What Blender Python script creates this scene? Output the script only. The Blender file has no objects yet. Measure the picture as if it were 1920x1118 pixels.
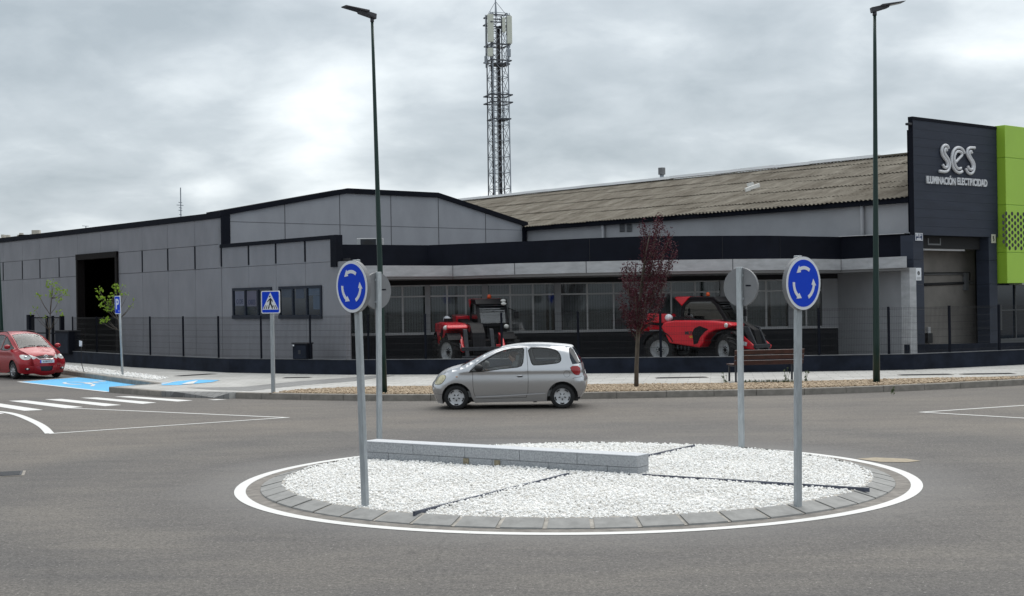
import bpy, math, random
import numpy as np
from mathutils import Vector, Matrix
from mathutils.geometry import delaunay_2d_cdt
R = math.radians
random.seed(7); rng = np.random.default_rng(7)
scene = bpy.context.scene
COL = scene.collection

# ---------------------------------------------------------------- camera
CAM_H = 2.40; FPX = 2580.0; PITCH = 0.0025; ROLL = -0.016
cd = bpy.data.cameras.new('camera'); cam = bpy.data.objects.new('camera', cd); COL.objects.link(cam)
cd.sensor_width = 36; cd.lens = 36 * FPX / 1920; cd.clip_start = 0.1; cd.clip_end = 6000
cam.matrix_world = Matrix.Translation((0, 0, CAM_H)) @ Matrix.Rotation(R(90) + PITCH, 4, 'X') @ Matrix.Rotation(ROLL, 4, 'Z')
scene.camera = cam

# ---------------------------------------------------------------- world: clouded sky
SUN_EL, SUN_AZ = 60, 22      # azimuth from +Y (away from camera), positive to the right
world = bpy.data.worlds.new('World'); scene.world = world; world.use_nodes = True
nt = world.node_tree; N = nt.nodes; L = nt.links; N.clear()
def wn(t, **k):
    n = N.new(t)
    for a, v in k.items(): setattr(n, a, v)
    return n
def wmath(op, a, b=None, c=None):
    n = wn('ShaderNodeMath', operation=op)
    for i, x in enumerate((a, b, c)):
        if x is None: continue
        if isinstance(x, (int, float)): n.inputs[i].default_value = x
        else: L.new(x, n.inputs[i])
    return n.outputs[0]
sky = wn('ShaderNodeTexSky', sky_type='NISHITA', sun_disc=False, sun_elevation=R(SUN_EL), sun_rotation=R(SUN_AZ), dust_density=3.0)
tc = wn('ShaderNodeTexCoord'); sep = wn('ShaderNodeSeparateXYZ'); L.new(tc.outputs['Generated'], sep.inputs[0])
dz = wmath('ADD', wmath('MAXIMUM', sep.outputs[2], 0.0), 0.30)
px_ = wmath('DIVIDE', sep.outputs[0], dz); py_ = wmath('DIVIDE', sep.outputs[1], dz)
comb = wn('ShaderNodeCombineXYZ'); L.new(px_, comb.inputs[0]); L.new(py_, comb.inputs[1])
def noise(scale, det, rough, off, dist=0.0):
    mp = wn('ShaderNodeMapping'); mp.inputs['Location'].default_value = off; L.new(comb.outputs[0], mp.inputs[0])
    n = wn('ShaderNodeTexNoise'); n.inputs['Scale'].default_value = scale; n.inputs['Detail'].default_value = det
    n.inputs['Roughness'].default_value = rough; n.inputs['Distortion'].default_value = dist
    L.new(mp.outputs[0], n.inputs['Vector']); return n.outputs['Fac']
n1 = noise(1.9, 7, 0.55, (3.1, 1.7, 0), 0.2); n2 = noise(6.0, 8, 0.52, (8.2, 5.1, 0), 0.3)
def blob(az, el, saz, sel, amp):      # a brighter or darker bank of cloud in one part of the sky
    d = (math.sin(R(az)) * math.cos(R(el)), math.cos(R(az)) * math.cos(R(el)), math.sin(R(el)))
    ax = wmath('DIVIDE', wmath('SUBTRACT', sep.outputs[0], d[0]), R(saz))
    ez = wmath('DIVIDE', wmath('SUBTRACT', sep.outputs[2], d[2]), R(sel))
    q = wmath('ADD', wmath('MULTIPLY', ax, ax), wmath('MULTIPLY', ez, ez))
    front = wmath('GREATER_THAN', sep.outputs[1], 0.0)
    return wmath('MULTIPLY', wmath('MULTIPLY', wmath('EXPONENT', wmath('MULTIPLY', q, -1.0)), front), amp)
dens = wmath('ADD', wmath('ADD', wmath('MULTIPLY', n1, .95), .09), wmath('MULTIPLY', n2, 0.50))
banks = [(-7.6, 6.0, 2.4, 1.8, .27), (-12.5, 4.7, 1.3, .5, .26), (-9.5, 8.8, 4.5, 1.4, .20), (0.0, 3.7, 8.5, .9, .30),
         (-15.5, 11.5, 6.0, 2.4, -.20), (-6.0, 11.8, 4.0, 1.4, -.10), (-18.0, 5.4, 6.5, 1.6, -.16), (6.0, 7.0, 6.0, 2.0, -.15), (11.0, 8.0, 6.0, 2.5, -.05), (19.5, 9.8, 3.0, 1.0, .12), (-17, 3.0, 6, .6, .16), (-2.2, 6.8, 2.4, 2.2, -.12)]
for b_ in banks: dens = wmath('ADD', dens, blob(*b_))
ramp = wn('ShaderNodeValToRGB'); L.new(wmath('ADD', wmath('MULTIPLY', wmath('SUBTRACT', dens, .85), 1.05), .49), ramp.inputs[0]); cr = ramp.color_ramp
cr.elements[0].position = 0.20; cr.elements[0].color = (.37, .425, .465, 1)
cr.elements[1].position = .96; cr.elements[1].color = (1.1, 1.1, 1.1, 1)
e = cr.elements.new(0.42); e.color = (.50, .555, .595, 1)
e = cr.elements.new(0.64); e.color = (.72, .775, .805, 1)
cl = wn('ShaderNodeVectorMath', operation='SCALE'); L.new(ramp.outputs[0], cl.inputs[0]); cl.inputs['Scale'].default_value = 8.2
mx = wn('ShaderNodeMix', data_type='RGBA'); mx.inputs['Factor'].default_value = 0.93
L.new(sky.outputs[0], mx.inputs['A']); L.new(cl.outputs[0], mx.inputs['B'])
bg = wn('ShaderNodeBackground'); bg.inputs['Strength'].default_value = 0.10; L.new(mx.outputs['Result'], bg.inputs['Color'])
out = wn('ShaderNodeOutputWorld'); L.new(bg.outputs[0], out.inputs[0])

# ---------------------------------------------------------------- sun behind thin cloud
sd = bpy.data.lights.new('sun', 'SUN'); sd.energy = 2.0; sd.angle = R(85); sd.color = (1, .965, .91)
so = bpy.data.objects.new('sun', sd); COL.objects.link(so)
sv = Vector((math.sin(R(SUN_AZ)) * math.cos(R(SUN_EL)), math.cos(R(SUN_AZ)) * math.cos(R(SUN_EL)), math.sin(R(SUN_EL))))
so.rotation_euler = sv.to_track_quat('Z', 'Y').to_euler(); so.location = (0, 0, 60)
scene.view_settings.view_transform = 'Standard'; scene.view_settings.look = 'None'
scene.view_settings.exposure = 0.6; scene.view_settings.gamma = 1
scene.render.engine = 'CYCLES'
scene.cycles.max_bounces = 6; scene.cycles.transparent_max_bounces = 24

# ---------------------------------------------------------------- geometry of the site: sight lines measured off the site photograph
def ray(px, py):
    x = (px - 960) / FPX; y = -(py - 559) / FPX
    c, s = math.cos(ROLL), math.sin(ROLL); x, y = c * x - s * y, s * x + c * y
    cp, sp = math.cos(PITCH), math.sin(PITCH)
    return np.array([x, cp - sp * y, sp + cp * y])
def G(px, py, z=0.0):
    d = ray(px, py); t = (z - CAM_H) / d[2]; p = d * t; return Vector((p[0], p[1], z))
def DD(px, py, Y):
    d = ray(px, py); p = d * Y / d[1]; return Vector((p[0], p[1], p[2] + CAM_H))
class Plane:                     # vertical plane through two ground points, coordinates (s along, z)
    def __init__(self, P, Q):
        self.P = np.array([P[0], P[1]]); q = np.array([Q[0], Q[1]]) - self.P; self.u = q / np.hypot(*q)
        self.n = np.array([-self.u[1], self.u[0]])
        if self.n[1] > 0: self.n = -self.n          # towards the road
    def sz(self, px, py):
        d = ray(px, py); t = (self.n @ self.P) / (self.n @ d[:2]); p = d * t
        return float((p[:2] - self.P) @ self.u), float(p[2] + CAM_H)
    def s(self, px, py=560): return self.sz(px, py)[0]
    def at(self, s, z, off=0.0):
        q = self.P + self.u * s + self.n * off; return Vector((q[0], q[1], z))

# ---------------------------------------------------------------- mesh helpers
class MB:
    def __init__(self): self.v = []; self.f = []
    def add(self, vs, fs):
        b = len(self.v); self.v += [tuple(p) for p in vs]; self.f += [tuple(i + b for i in f) for f in fs]; return self
    def box(self, c, s, rz=0.0, M=None):
        m = M or Matrix.Rotation(rz, 3, 'Z'); c = Vector(c); h = [x / 2 for x in s]
        vs = [c + m @ Vector((sx * h[0], sy * h[1], sz * h[2])) for sz in (-1, 1) for sx, sy in ((-1, -1), (1, -1), (1, 1), (-1, 1))]
        return self.add(vs, [(3, 2, 1, 0), (4, 5, 6, 7), (0, 1, 5, 4), (1, 2, 6, 5), (2, 3, 7, 6), (3, 0, 4, 7)])
    def bar(self, p, q, w, h, up=(0, 0, 1)):
        p = Vector(p); q = Vector(q); d = (q - p).normalized(); u = Vector(up)
        if abs(d.dot(u)) > .99: u = Vector((0, 1, 0))
        x = d.cross(u).normalized(); y = x.cross(d)
        vs = [e + x * a * w / 2 + y * b * h / 2 for e in (p, q) for a, b in ((-1, -1), (1, -1), (1, 1), (-1, 1))]
        return self.add(vs, [(3, 2, 1, 0), (4, 5, 6, 7), (0, 1, 5, 4), (1, 2, 6, 5), (2, 3, 7, 6), (3, 0, 4, 7)])
    def tube(self, pts, r, n=10, cap=True):
        pts = [Vector(p) for p in pts]; rs = r if isinstance(r, (list, tuple)) else [r] * len(pts)
        ring = []; prev = None; vs = []
        for i, p in enumerate(pts):
            d = (pts[min(i + 1, len(pts) - 1)] - pts[max(i - 1, 0)]).normalized()
            if prev is None:
                a = Vector((0, 0, 1)) if abs(d.z) < .9 else Vector((1, 0, 0)); x = d.cross(a).normalized()
            else:
                x = (prev - d * prev.dot(d)).normalized()
            prev = x; y = d.cross(x)
            for k in range(n):
                t = 2 * math.pi * k / n; vs.append(p + (x * math.cos(t) + y * math.sin(t)) * rs[i])
        fs = []
        for i in range(len(pts) - 1):
            for k in range(n):
                a = i * n + k; b = i * n + (k + 1) % n; fs.append((a, b, b + n, a + n))
        if cap: fs += [tuple(range(n - 1, -1, -1)), tuple(range((len(pts) - 1) * n, len(pts) * n))]
        return self.add(vs, fs)
    def prism(self, poly, o, ex, ey, t):            # 2-D outline in the frame (o, ex, ey), thickened by the vector t
        o = Vector(o); ex = Vector(ex); ey = Vector(ey); t = Vector(t); n = len(poly)
        a = [o + ex * p[0] + ey * p[1] for p in poly]; b = [p + t for p in a]
        return self.add(a + b, [tuple(range(n - 1, -1, -1)), tuple(range(n, 2 * n))] + [(i, (i + 1) % n, (i + 1) % n + n, i + n) for i in range(n)])
    def slab(self, poly, z0, z1):
        n = len(poly)
        return self.add([(p[0], p[1], z0) for p in poly] + [(p[0], p[1], z1) for p in poly],
                        [tuple(range(n - 1, -1, -1)), tuple(range(n, 2 * n))] + [(i, (i + 1) % n, (i + 1) % n + n, i + n) for i in range(n)])
    def sheet(self, poly, z):
        return self.add([(p[0], p[1], z if not callable(z) else z(p)) for p in poly], [tuple(range(len(poly)))])
    def lathe(self, prof, o=(0, 0, 0), ax='Z', n=24):
        o = Vector(o); vs = []; m = len(prof)
        for k in range(n):
            t = 2 * math.pi * k / n; c, s = math.cos(t), math.sin(t)
            for r, h in prof:
                vs.append(o + (Vector((r * c, r * s, h)) if ax == 'Z' else Vector((r * c, h, r * s)) if ax == 'Y' else Vector((h, r * c, r * s))))
        return self.add(vs, [(k * m + i, ((k + 1) % n) * m + i, ((k + 1) % n) * m + i + 1, k * m + i + 1) for k in range(n) for i in range(m - 1)])
    def ell(self, c, r, n=12, m=8):
        prof = [(max(1e-4, math.sin(math.pi * i / m)), -math.cos(math.pi * i / m)) for i in range(m + 1)]
        b = len(self.v); self.lathe(prof, n=n)
        for i in range(b, len(self.v)):
            v = self.v[i]; self.v[i] = (c[0] + v[0] * r[0], c[1] + v[1] * r[1], c[2] + v[2] * r[2])
        return self
    def build_each(self, name, mat, parent, nv=8, **k):      # every piece of nv vertices becomes a part of its own
        for i in range(0, len(self.v), nv):
            b = MB(); b.v = self.v[i:i + nv]; b.f = [tuple(j - i for j in f) for f in self.f if i <= f[0] < i + nv]; b.build(name, mat, parent, **k)
    def build(self, name, mat, parent=None, base=None, smooth=False, fix=True, bevel=0):
        off = Vector((0, 0, 0)); loc = Vector((0, 0, 0))
        if parent is not None and parent.get('_w'): off = Vector(parent['_w'])
        elif base is not None: off = Vector(base); loc = off
        me = bpy.data.meshes.new(name); me.from_pydata([(v[0] - off[0], v[1] - off[1], v[2] - off[2]) for v in self.v], [], self.f)
        if fix:
            import bmesh
            bm = bmesh.new(); bm.from_mesh(me); bmesh.ops.recalc_face_normals(bm, faces=bm.faces); bm.to_mesh(me); bm.free()
        if isinstance(mat, (list, tuple)):
            for m_ in mat: me.materials.append(m_)
        elif mat: me.materials.append(mat)
        if smooth: me.shade_smooth()
        o = bpy.data.objects.new(name, me); COL.objects.link(o); o.location = loc
        if parent is not None: o.parent = parent
        if bevel:
            b = o.modifiers.new('bevel', 'BEVEL'); b.width = bevel; b.segments = 2; b.limit_method = 'ANGLE'; b.angle_limit = R(40)
        return o
def tag(o, label=None, cat=None, group=None, kind=None):
    if label: o['label'] = label
    if cat: o['category'] = cat
    if group: o['group'] = group
    if kind: o['kind'] = kind
    return o
def struct(o, label=None): return tag(o, label, None, None, 'structure')
def thing(name, label, cat, loc=(0, 0, 0), rz=0.0, group=None, world=False):
    o = bpy.data.objects.new(name, None); COL.objects.link(o); o.location = loc; o.rotation_euler = (0, 0, rz); o.empty_display_size = .3
    if world: o['_w'] = tuple(loc)      # children are given in site coordinates
    return tag(o, label, cat, group)
def copy_tree(o, parent=None):
    c = o.copy(); COL.objects.link(c)
    if parent is not None: c.parent = parent
    for ch in list(o.children): copy_tree(ch, c)
    return c
def text_mesh(name, txt, size, mat, parent, o, ex, ez, extrude=.01, align='CENTER', sx=1.0, off=0.0):
    cu = bpy.data.curves.new('lettering', 'FONT'); cu.body = txt; cu.size = size; cu.extrude = extrude; cu.align_x = align; cu.align_y = 'CENTER'; cu.offset = off
    to = bpy.data.objects.new('lettering', cu); COL.objects.link(to); bpy.context.view_layer.update()
    me = bpy.data.meshes.new_from_object(to.evaluated_get(bpy.context.evaluated_depsgraph_get())); bpy.data.objects.remove(to)
    ex = Vector(ex).normalized(); ez = Vector(ez).normalized(); en = ex.cross(ez); o = Vector(o)
    if parent is not None and parent.get('_w'): o = o - Vector(parent['_w'])
    for v in me.vertices: v.co = o + ex * v.co.x * sx + ez * v.co.y + en * v.co.z
    me.name = name; me.materials.clear(); me.materials.append(mat)
    ob = bpy.data.objects.new(name, me); COL.objects.link(ob); ob.parent = parent; return ob

# ---------------------------------------------------------------- materials
def mat(name, c, rough=.7, metal=0.0, var=0.0, vs=3.0, bump=0.0, bs=60.0, coat=0.0, alpha=None, spec=.5, tint=None, trans=0.0, c2=None, streak=0.0):
    m = bpy.data.materials.new(name); m.use_nodes = True; t = m.node_tree; b = t.nodes['Principled BSDF']
    b.inputs['Roughness'].default_value = rough; b.inputs['Metallic'].default_value = metal
    b.inputs['Specular IOR Level'].default_value = spec; b.inputs['Coat Weight'].default_value = coat; b.inputs['Coat Roughness'].default_value = .04
    col = (*c, 1); b.inputs['Base Color'].default_value = col; last = None
    g = t.nodes.new('ShaderNodeNewGeometry')
    if var or c2:
        n = t.nodes.new('ShaderNodeTexNoise'); n.inputs['Scale'].default_value = vs; n.inputs['Detail'].default_value = 6; n.inputs['Roughness'].default_value = .6
        if streak:
            mp = t.nodes.new('ShaderNodeMapping'); mp.inputs['Scale'].default_value = (1, 1, streak); t.links.new(g.outputs['Position'], mp.inputs[0]); t.links.new(mp.outputs[0], n.inputs['Vector'])
        else: t.links.new(g.outputs['Position'], n.inputs['Vector'])
        r = t.nodes.new('ShaderNodeValToRGB'); t.links.new(n.outputs['Fac'], r.inputs[0])
        c_ = c2 if c2 else tuple(min(1, x * (1 + var)) for x in c); c0 = c if c2 else tuple(x * (1 - var) for x in c)
        r.color_ramp.elements[0].position = .33; r.color_ramp.elements[0].color = (*c0, 1)
        r.color_ramp.elements[1].position = .67; r.color_ramp.elements[1].color = (*c_, 1); last = r.outputs[0]
    if tint:
        a = t.nodes.new('ShaderNodeAttribute'); a.attribute_name = 'tint'; mx = t.nodes.new('ShaderNodeMix'); mx.data_type = 'RGBA'
        t.links.new(a.outputs['Fac'], mx.inputs['Factor']); mx.inputs['A'].default_value = col; mx.inputs['B'].default_value = (*tint, 1)
        if last: t.links.new(last, mx.inputs['A'])
        last = mx.outputs['Result']
    if last: t.links.new(last, b.inputs['Base Color'])
    if bump:
        n = t.nodes.new('ShaderNodeTexNoise'); n.inputs['Scale'].default_value = bs; n.inputs['Detail'].default_value = 4; t.links.new(g.outputs['Position'], n.inputs['Vector'])
        bp = t.nodes.new('ShaderNodeBump'); bp.inputs['Strength'].default_value = bump; bp.inputs['Distance'].default_value = .01
        t.links.new(n.outputs['Fac'], bp.inputs['Height']); t.links.new(bp.outputs[0], b.inputs['Normal'])
    if trans:
        b.inputs['Subsurface Weight'].default_value = 0
        tl = t.nodes.new('ShaderNodeBsdfTranslucent'); ms = t.nodes.new('ShaderNodeMixShader'); ms.inputs[0].default_value = trans
        if last: t.links.new(last, tl.inputs[0])
        else: tl.inputs[0].default_value = col
        t.links.new(b.outputs[0], ms.inputs[1]); t.links.new(tl.outputs[0], ms.inputs[2]); t.links.new(ms.outputs[0], t.nodes['Material Output'].inputs[0])
    return m
def glassmat(name, tint, refl=.9, rough=.02, ior=1.5):
    m = bpy.data.materials.new(name); m.use_nodes = True; t = m.node_tree; t.nodes.remove(t.nodes['Principled BSDF'])
    tr = t.nodes.new('ShaderNodeBsdfTransparent'); tr.inputs[0].default_value = (*tint, 1)
    gl = t.nodes.new('ShaderNodeBsdfGlossy'); gl.inputs['Roughness'].default_value = rough; gl.inputs[0].default_value = (refl, refl, refl, 1)
    fr = t.nodes.new('ShaderNodeFresnel'); fr.inputs[0].default_value = ior; ms = t.nodes.new('ShaderNodeMixShader')
    t.links.new(fr.outputs[0], ms.inputs[0]); t.links.new(tr.outputs[0], ms.inputs[1]); t.links.new(gl.outputs[0], ms.inputs[2])
    t.links.new(ms.outputs[0], t.nodes['Material Output'].inputs[0]); return m
M = {}
M['navy'] = mat('navy_render', (.0075, .009, .015), .8, var=.18, vs=1.5, spec=.12)
M['navy_wall'] = mat('navy_wall_paint', (.014, .018, .029), .85, var=.35, vs=1.6, bump=.2, bs=40, spec=.15)
M['coping'] = mat('wall_coping', (.10, .105, .115), .8, var=.3, vs=4)
M['panel'] = mat('precast_grey', (.228, .230, .252), .85, var=.08, vs=1.3, streak=.55, bump=.35, bs=35)
M['panel2'] = mat('gable_grey', (.32, .33, .36), .85, var=.07, vs=1.1, streak=.5, bump=.2, bs=30)
M['render_grey'] = mat('render_light_grey', (.36, .365, .385), .85, var=.07, vs=1.1, bump=.2, bs=30)
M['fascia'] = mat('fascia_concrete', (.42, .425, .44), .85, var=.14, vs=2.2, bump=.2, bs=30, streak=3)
M['joint'] = mat('joint_dark', (.03, .03, .035), .9)
M['brownframe'] = mat('door_frame_bronze', (.012, .010, .010), .8, spec=.15)
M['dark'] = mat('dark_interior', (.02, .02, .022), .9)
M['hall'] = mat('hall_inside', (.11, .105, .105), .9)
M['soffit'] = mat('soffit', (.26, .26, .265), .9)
M['white'] = mat('white_paint', (.78, .78, .76), .6, var=.05, vs=8)
M['blind'] = mat('window_blind', (.72, .74, .75), .8, var=.10, vs=2)
M['alu'] = mat('aluminium_frame', (.50, .50, .51), .5, metal=.2)
M['galv'] = mat('galvanised_steel', (.36, .39, .41), .5, metal=.35, var=.14, vs=18, streak=.3)
M['steelgrey'] = mat('sign_back_grey', (.17, .175, .185), .6, metal=.2, var=.05, vs=6)
M['signwhite'] = mat('sign_white', (.72, .74, .78), .4)
M['signblue'] = mat('sign_blue', (.001, .050, .58), .6, spec=.2)
M['black'] = mat('black_paint', (.006, .006, .008), .5)
M['rubber'] = mat('rubber', (.012, .012, .013), .85, var=.3, vs=20)
M['lampgreen'] = mat('lamp_pole_green', (.006, .028, .022), .35, spec=.4)
M['lamphead'] = mat('lamp_head_grey', (.045, .045, .055), .5)
M['leafred'] = mat('purple_leaf', (.060, .009, .018), .6, var=.5, vs=9, trans=.25, spec=.3)
M['leafgreen'] = mat('lime_leaf', (.20, .31, .03), .6, var=.4, vs=6, trans=.4, spec=.3)
M['leafdull'] = mat('weed_leaf', (.06, .09, .03), .7, var=.4, vs=9, trans=.2)
M['bark'] = mat('bark', (.085, .07, .055), .9, var=.35, vs=14, bump=.6, bs=60, streak=.3)
M['wood'] = mat('bench_wood', (.045, .013, .010), .5, var=.35, vs=6)
M['glass'] = glassmat('window_glass', (.64, .66, .67), .8, .03, 1.5)
M['glassdark'] = mat('office_glass', (.006, .012, .022), .08, spec=.5)
M['cabglass'] = glassmat('cab_glass', (.84, .92, .90), .95, .02, 2.3)
M['carglass'] = glassmat('car_glass', (.88, .92, .91), .9, .07, 1.7)
M['green'] = mat('lime_cladding', (.33, .55, .045), .45, var=.03, vs=1)
M['greendark'] = mat('lime_cladding_edge', (.25, .47, .035), .5)
M['siding'] = mat('charcoal_siding', (.028, .035, .054), .65, var=.12, vs=.8, streak=6, spec=.3)
M['letters'] = mat('brushed_letters', (.62, .63, .66), .4, metal=.2)
M['beige'] = mat('plaster_beige', (.20, .185, .17), .9, var=.15, vs=1.2)
M['pipe'] = mat('pipe_grey', (.10, .10, .10), .6)
M['cream'] = mat('antenna_cream', (.62, .64, .56), .5)
M['lattice'] = mat('lattice_steel', (.075, .08, .095), .6, metal=.3)
M['latticelight'] = mat('lattice_steel_light', (.30, .33, .37), .6, metal=.3)
M['navysign'] = mat('street_plate_blue', (.02, .035, .10), .4)
M['granite'] = mat('granite', (.30, .315, .335), .6, var=.28, vs=45, bump=.2, bs=80)
M['granitetop'] = mat('granite_pale_top', (.47, .49, .52), .6, var=.15, vs=40)  # paler granite colour for the top face of the island wall
M['corten'] = mat('edging_steel', (.08, .09, .12), .55, metal=.4, var=.3, vs=12)
M['kerb'] = mat('kerb_concrete', (.245, .225, .20), .85, var=.20, vs=5, bump=.3, bs=60)
M['kerbgrey'] = mat('island_kerb_concrete', (.245, .245, .24), .85, var=.16, vs=7, bump=.3, bs=70)
M['mortar'] = mat('kerb_mortar', (.34, .32, .29), .9, var=.30, vs=9, bump=.4, bs=50)
M['whitestone'] = mat('white_marble_chips', (.86, .86, .85), .75, tint=(.72, .70, .66))
M['tanstone'] = mat('tan_gravel_chips', (.48, .38, .27), .85, tint=(.25, .185, .125))
M['whitebed'] = mat('white_gravel_bed', (.70, .69, .67), .9, var=.25, vs=30, bump=.6, bs=40)
M['tanbed'] = mat('tan_gravel_bed', (.34, .27, .19), .9, var=.3, vs=18, bump=.6, bs=40)
M['bluepaint'] = mat('bay_blue_paint', (.085, .42, .74), .65, var=.10, vs=2.5, bump=.2, bs=80)
M['forecourt'] = mat('forecourt_concrete', (.33, .325, .31), .9, var=.25, vs=1.3)
M['sand'] = mat('spilt_sand', (.33, .28, .21), .95, var=.15, vs=10)
M['machred'] = mat('machine_red', (.64, .004, .018), .3, coat=.4, var=.06, vs=3)
M['machblack'] = mat('machine_black', (.009, .009, .011), .6, var=.2, vs=6, spec=.2)
M['machgrey'] = mat('machine_grey', (.035, .038, .045), .6, var=.2, vs=6, spec=.3)
M['rim'] = mat('rim_grey', (.34, .35, .36), .45, metal=.1, var=.15, vs=12)
M['orange'] = mat('beacon_orange', (.75, .10, .02), .3)
M['lens'] = mat('lamp_lens', (.62, .62, .60), .12, spec=.8)
M['headlens'] = mat('yellowed_headlamp', (.50, .46, .30), .15, spec=.8, var=.2, vs=20)
M['taillens'] = mat('red_tail_lens', (.30, .008, .012), .15, spec=.8)
M['silver'] = mat('silver_paint', (.55, .56, .58), .28, metal=.85, coat=.3)
M['silver'].node_tree.nodes['Principled BSDF'].inputs['Coat Roughness'].default_value = .25
M['redpaint'] = mat('red_car_paint', (.34, .003, .012), .35, metal=.1, coat=.35)
M['chrome'] = mat('chrome', (.7, .7, .7), .15, metal=1)
M['plastic'] = mat('black_plastic', (.018, .018, .02), .6)
M['plate'] = mat('plate_white', (.65, .66, .68), .5)
M['seat'] = mat('seat_fabric', (.24, .245, .25), .9)
M['skin'] = mat('skin', (.45, .27, .20), .6)
M['hair'] = mat('hair_brown', (.12, .07, .045), .8)
M['shirt'] = mat('shirt_grey', (.22, .20, .22), .9)
M['yellow'] = mat('yellow_decal', (.6, .42, .03), .5)
M['roofpale'] = mat('far_roof_pale', (.42, .40, .36), .8, var=.1, vs=.5)
M['farbrown'] = mat('far_roof_brown', (.13, .10, .075), .9, var=.2, vs=.7)

def asphalt():
    m = bpy.data.materials.new('asphalt'); m.use_nodes = True; t = m.node_tree; b = t.nodes['Principled BSDF']; b.inputs['Roughness'].default_value = .82
    b.inputs['Specular IOR Level'].default_value = .35
    g = t.nodes.new('ShaderNodeNewGeometry')
    def nz(s, d, r=.6, sc=None, dist=0):
        n = t.nodes.new('ShaderNodeTexNoise'); n.inputs['Scale'].default_value = s; n.inputs['Detail'].default_value = d; n.inputs['Roughness'].default_value = r; n.inputs['Distortion'].default_value = dist
        if sc:
            mp = t.nodes.new('ShaderNodeMapping'); mp.inputs['Scale'].default_value = sc; t.links.new(g.outputs['Position'], mp.inputs[0]); t.links.new(mp.outputs[0], n.inputs['Vector'])
        else: t.links.new(g.outputs['Position'], n.inputs['Vector'])
        return n.outputs['Fac']
    def rmp(x, p0, c0, p1, c1):
        r = t.nodes.new('ShaderNodeValToRGB'); t.links.new(x, r.inputs[0]); r.color_ramp.elements[0].position = p0; r.color_ramp.elements[0].color = (*c0, 1)
        r.color_ramp.elements[1].position = p1; r.color_ramp.elements[1].color = (*c1, 1); return r.outputs[0]
    def mixc(a, bb, f, mode='MULTIPLY'):
        x = t.nodes.new('ShaderNodeMix'); x.data_type = 'RGBA'; x.blend_type = mode
        if isinstance(f, float): x.inputs['Factor'].default_value = f
        else: t.links.new(f, x.inputs['Factor'])
        for s, i in ((a, 'A'), (bb, 'B')):
            if isinstance(s, tuple): x.inputs[i].default_value = (*s, 1)
            else: t.links.new(s, x.inputs[i])
        return x.outputs['Result']
    base = rmp(nz(.22, 5, .55, (1, 1.6, 1)), .35, (.106, .101, .099), .68, (.142, .133, .124))
    c = mixc(base, rmp(nz(1.3, 6, .65, (.45, 1.6, 1), .4), .30, (.84, .84, .86), .62, (1.06, 1.05, 1.03)), 1.0)
    c = mixc(c, rmp(nz(48, 4, .75), .30, (.42, .42, .42), .72, (1.62, 1.60, 1.56)), .95)
    c = mixc(c, rmp(nz(21, 3, .85), .34, (.62, .62, .62), .66, (1.40, 1.39, 1.37)), 1.0)
    c = mixc(c, rmp(nz(6.5, 4, .8), .32, (.86, .86, .87), .68, (1.13, 1.13, 1.12)), 1.0)
    # paler aggregate
    c = mixc(c, (.42, .40, .37), rmp(nz(26, 2, .7), .68, (0, 0, 0), .72, (.9, .9, .9)), 'MIX')
    # tyre wear: circular lanes round the island
    vs = t.nodes.new('ShaderNodeVectorMath'); vs.operation = 'DISTANCE'; t.links.new(g.outputs['Position'], vs.inputs[0]); vs.inputs[1].default_value = (.806, 18.57, 0)
    mr = t.nodes.new('ShaderNodeMath'); mr.operation = 'ADD'; t.links.new(vs.outputs['Value'], mr.inputs[0])
    nn = t.nodes.new('ShaderNodeMath'); nn.operation = 'MULTIPLY'; t.links.new(nz(.35, 3), nn.inputs[0]); nn.inputs[1].default_value = 1.6; t.links.new(nn.outputs[0], mr.inputs[1])
    s2 = t.nodes.new('ShaderNodeMath'); s2.operation = 'MULTIPLY'; s2.inputs[1].default_value = .05; t.links.new(mr.outputs[0], s2.inputs[0])
    lr = t.nodes.new('ShaderNodeValToRGB'); t.links.new(s2.outputs[0], lr.inputs[0]); lr.color_ramp.interpolation = 'EASE'
    stops = [(.24, (1.0, 1.0, 1.01)), (.31, (.86, .87, .90)), (.37, (.97, .97, .97)), (.43, (.84, .85, .87)), (.50, (1.02, 1.0, .98)), (.58, (1.10, 1.07, 1.03)), (.68, (1.0, .985, .97)), (.78, (1.10, 1.08, 1.05)), (.92, (.98, .97, .97))]
    lr.color_ramp.elements[0].position = stops[0][0]; lr.color_ramp.elements[0].color = (*stops[0][1], 1); lr.color_ramp.elements[1].position = stops[-1][0]; lr.color_ramp.elements[1].color = (*stops[-1][1], 1)
    for p_, c_ in stops[1:-1]: e_ = lr.color_ramp.elements.new(p_); e_.color = (*c_, 1)
    c = mixc(c, lr.outputs[0], 1.0)
    # oil spots and old drips along the lanes
    c = mixc(c, rmp(nz(2.3, 2, .5), .70, (1, 1, 1), .76, (.72, .72, .73)), .8)
    # grey dust against the island kerb
    md = t.nodes.new('ShaderNodeMapRange'); t.links.new(mr.outputs[0], md.inputs[0]); md.inputs[1].default_value = 5.1; md.inputs[2].default_value = 6.3; md.inputs[3].default_value = .45; md.inputs[4].default_value = 0
    c = mixc(c, (.17, .168, .168), md.outputs[0], 'MIX')
    # hairline cracks and sealed joints
    v = t.nodes.new('ShaderNodeTexVoronoi'); v.feature = 'DISTANCE_TO_EDGE'; v.inputs['Scale'].default_value = .17
    mp = t.nodes.new('ShaderNodeMapping'); t.links.new(g.outputs['Position'], mp.inputs[0]); ad = t.nodes.new('ShaderNodeVectorMath'); ad.operation = 'MULTIPLY_ADD'
    nv = t.nodes.new('ShaderNodeTexNoise'); nv.inputs['Scale'].default_value = 1.1; nv.inputs['Detail'].default_value = 5; t.links.new(g.outputs['Position'], nv.inputs['Vector'])
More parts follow.
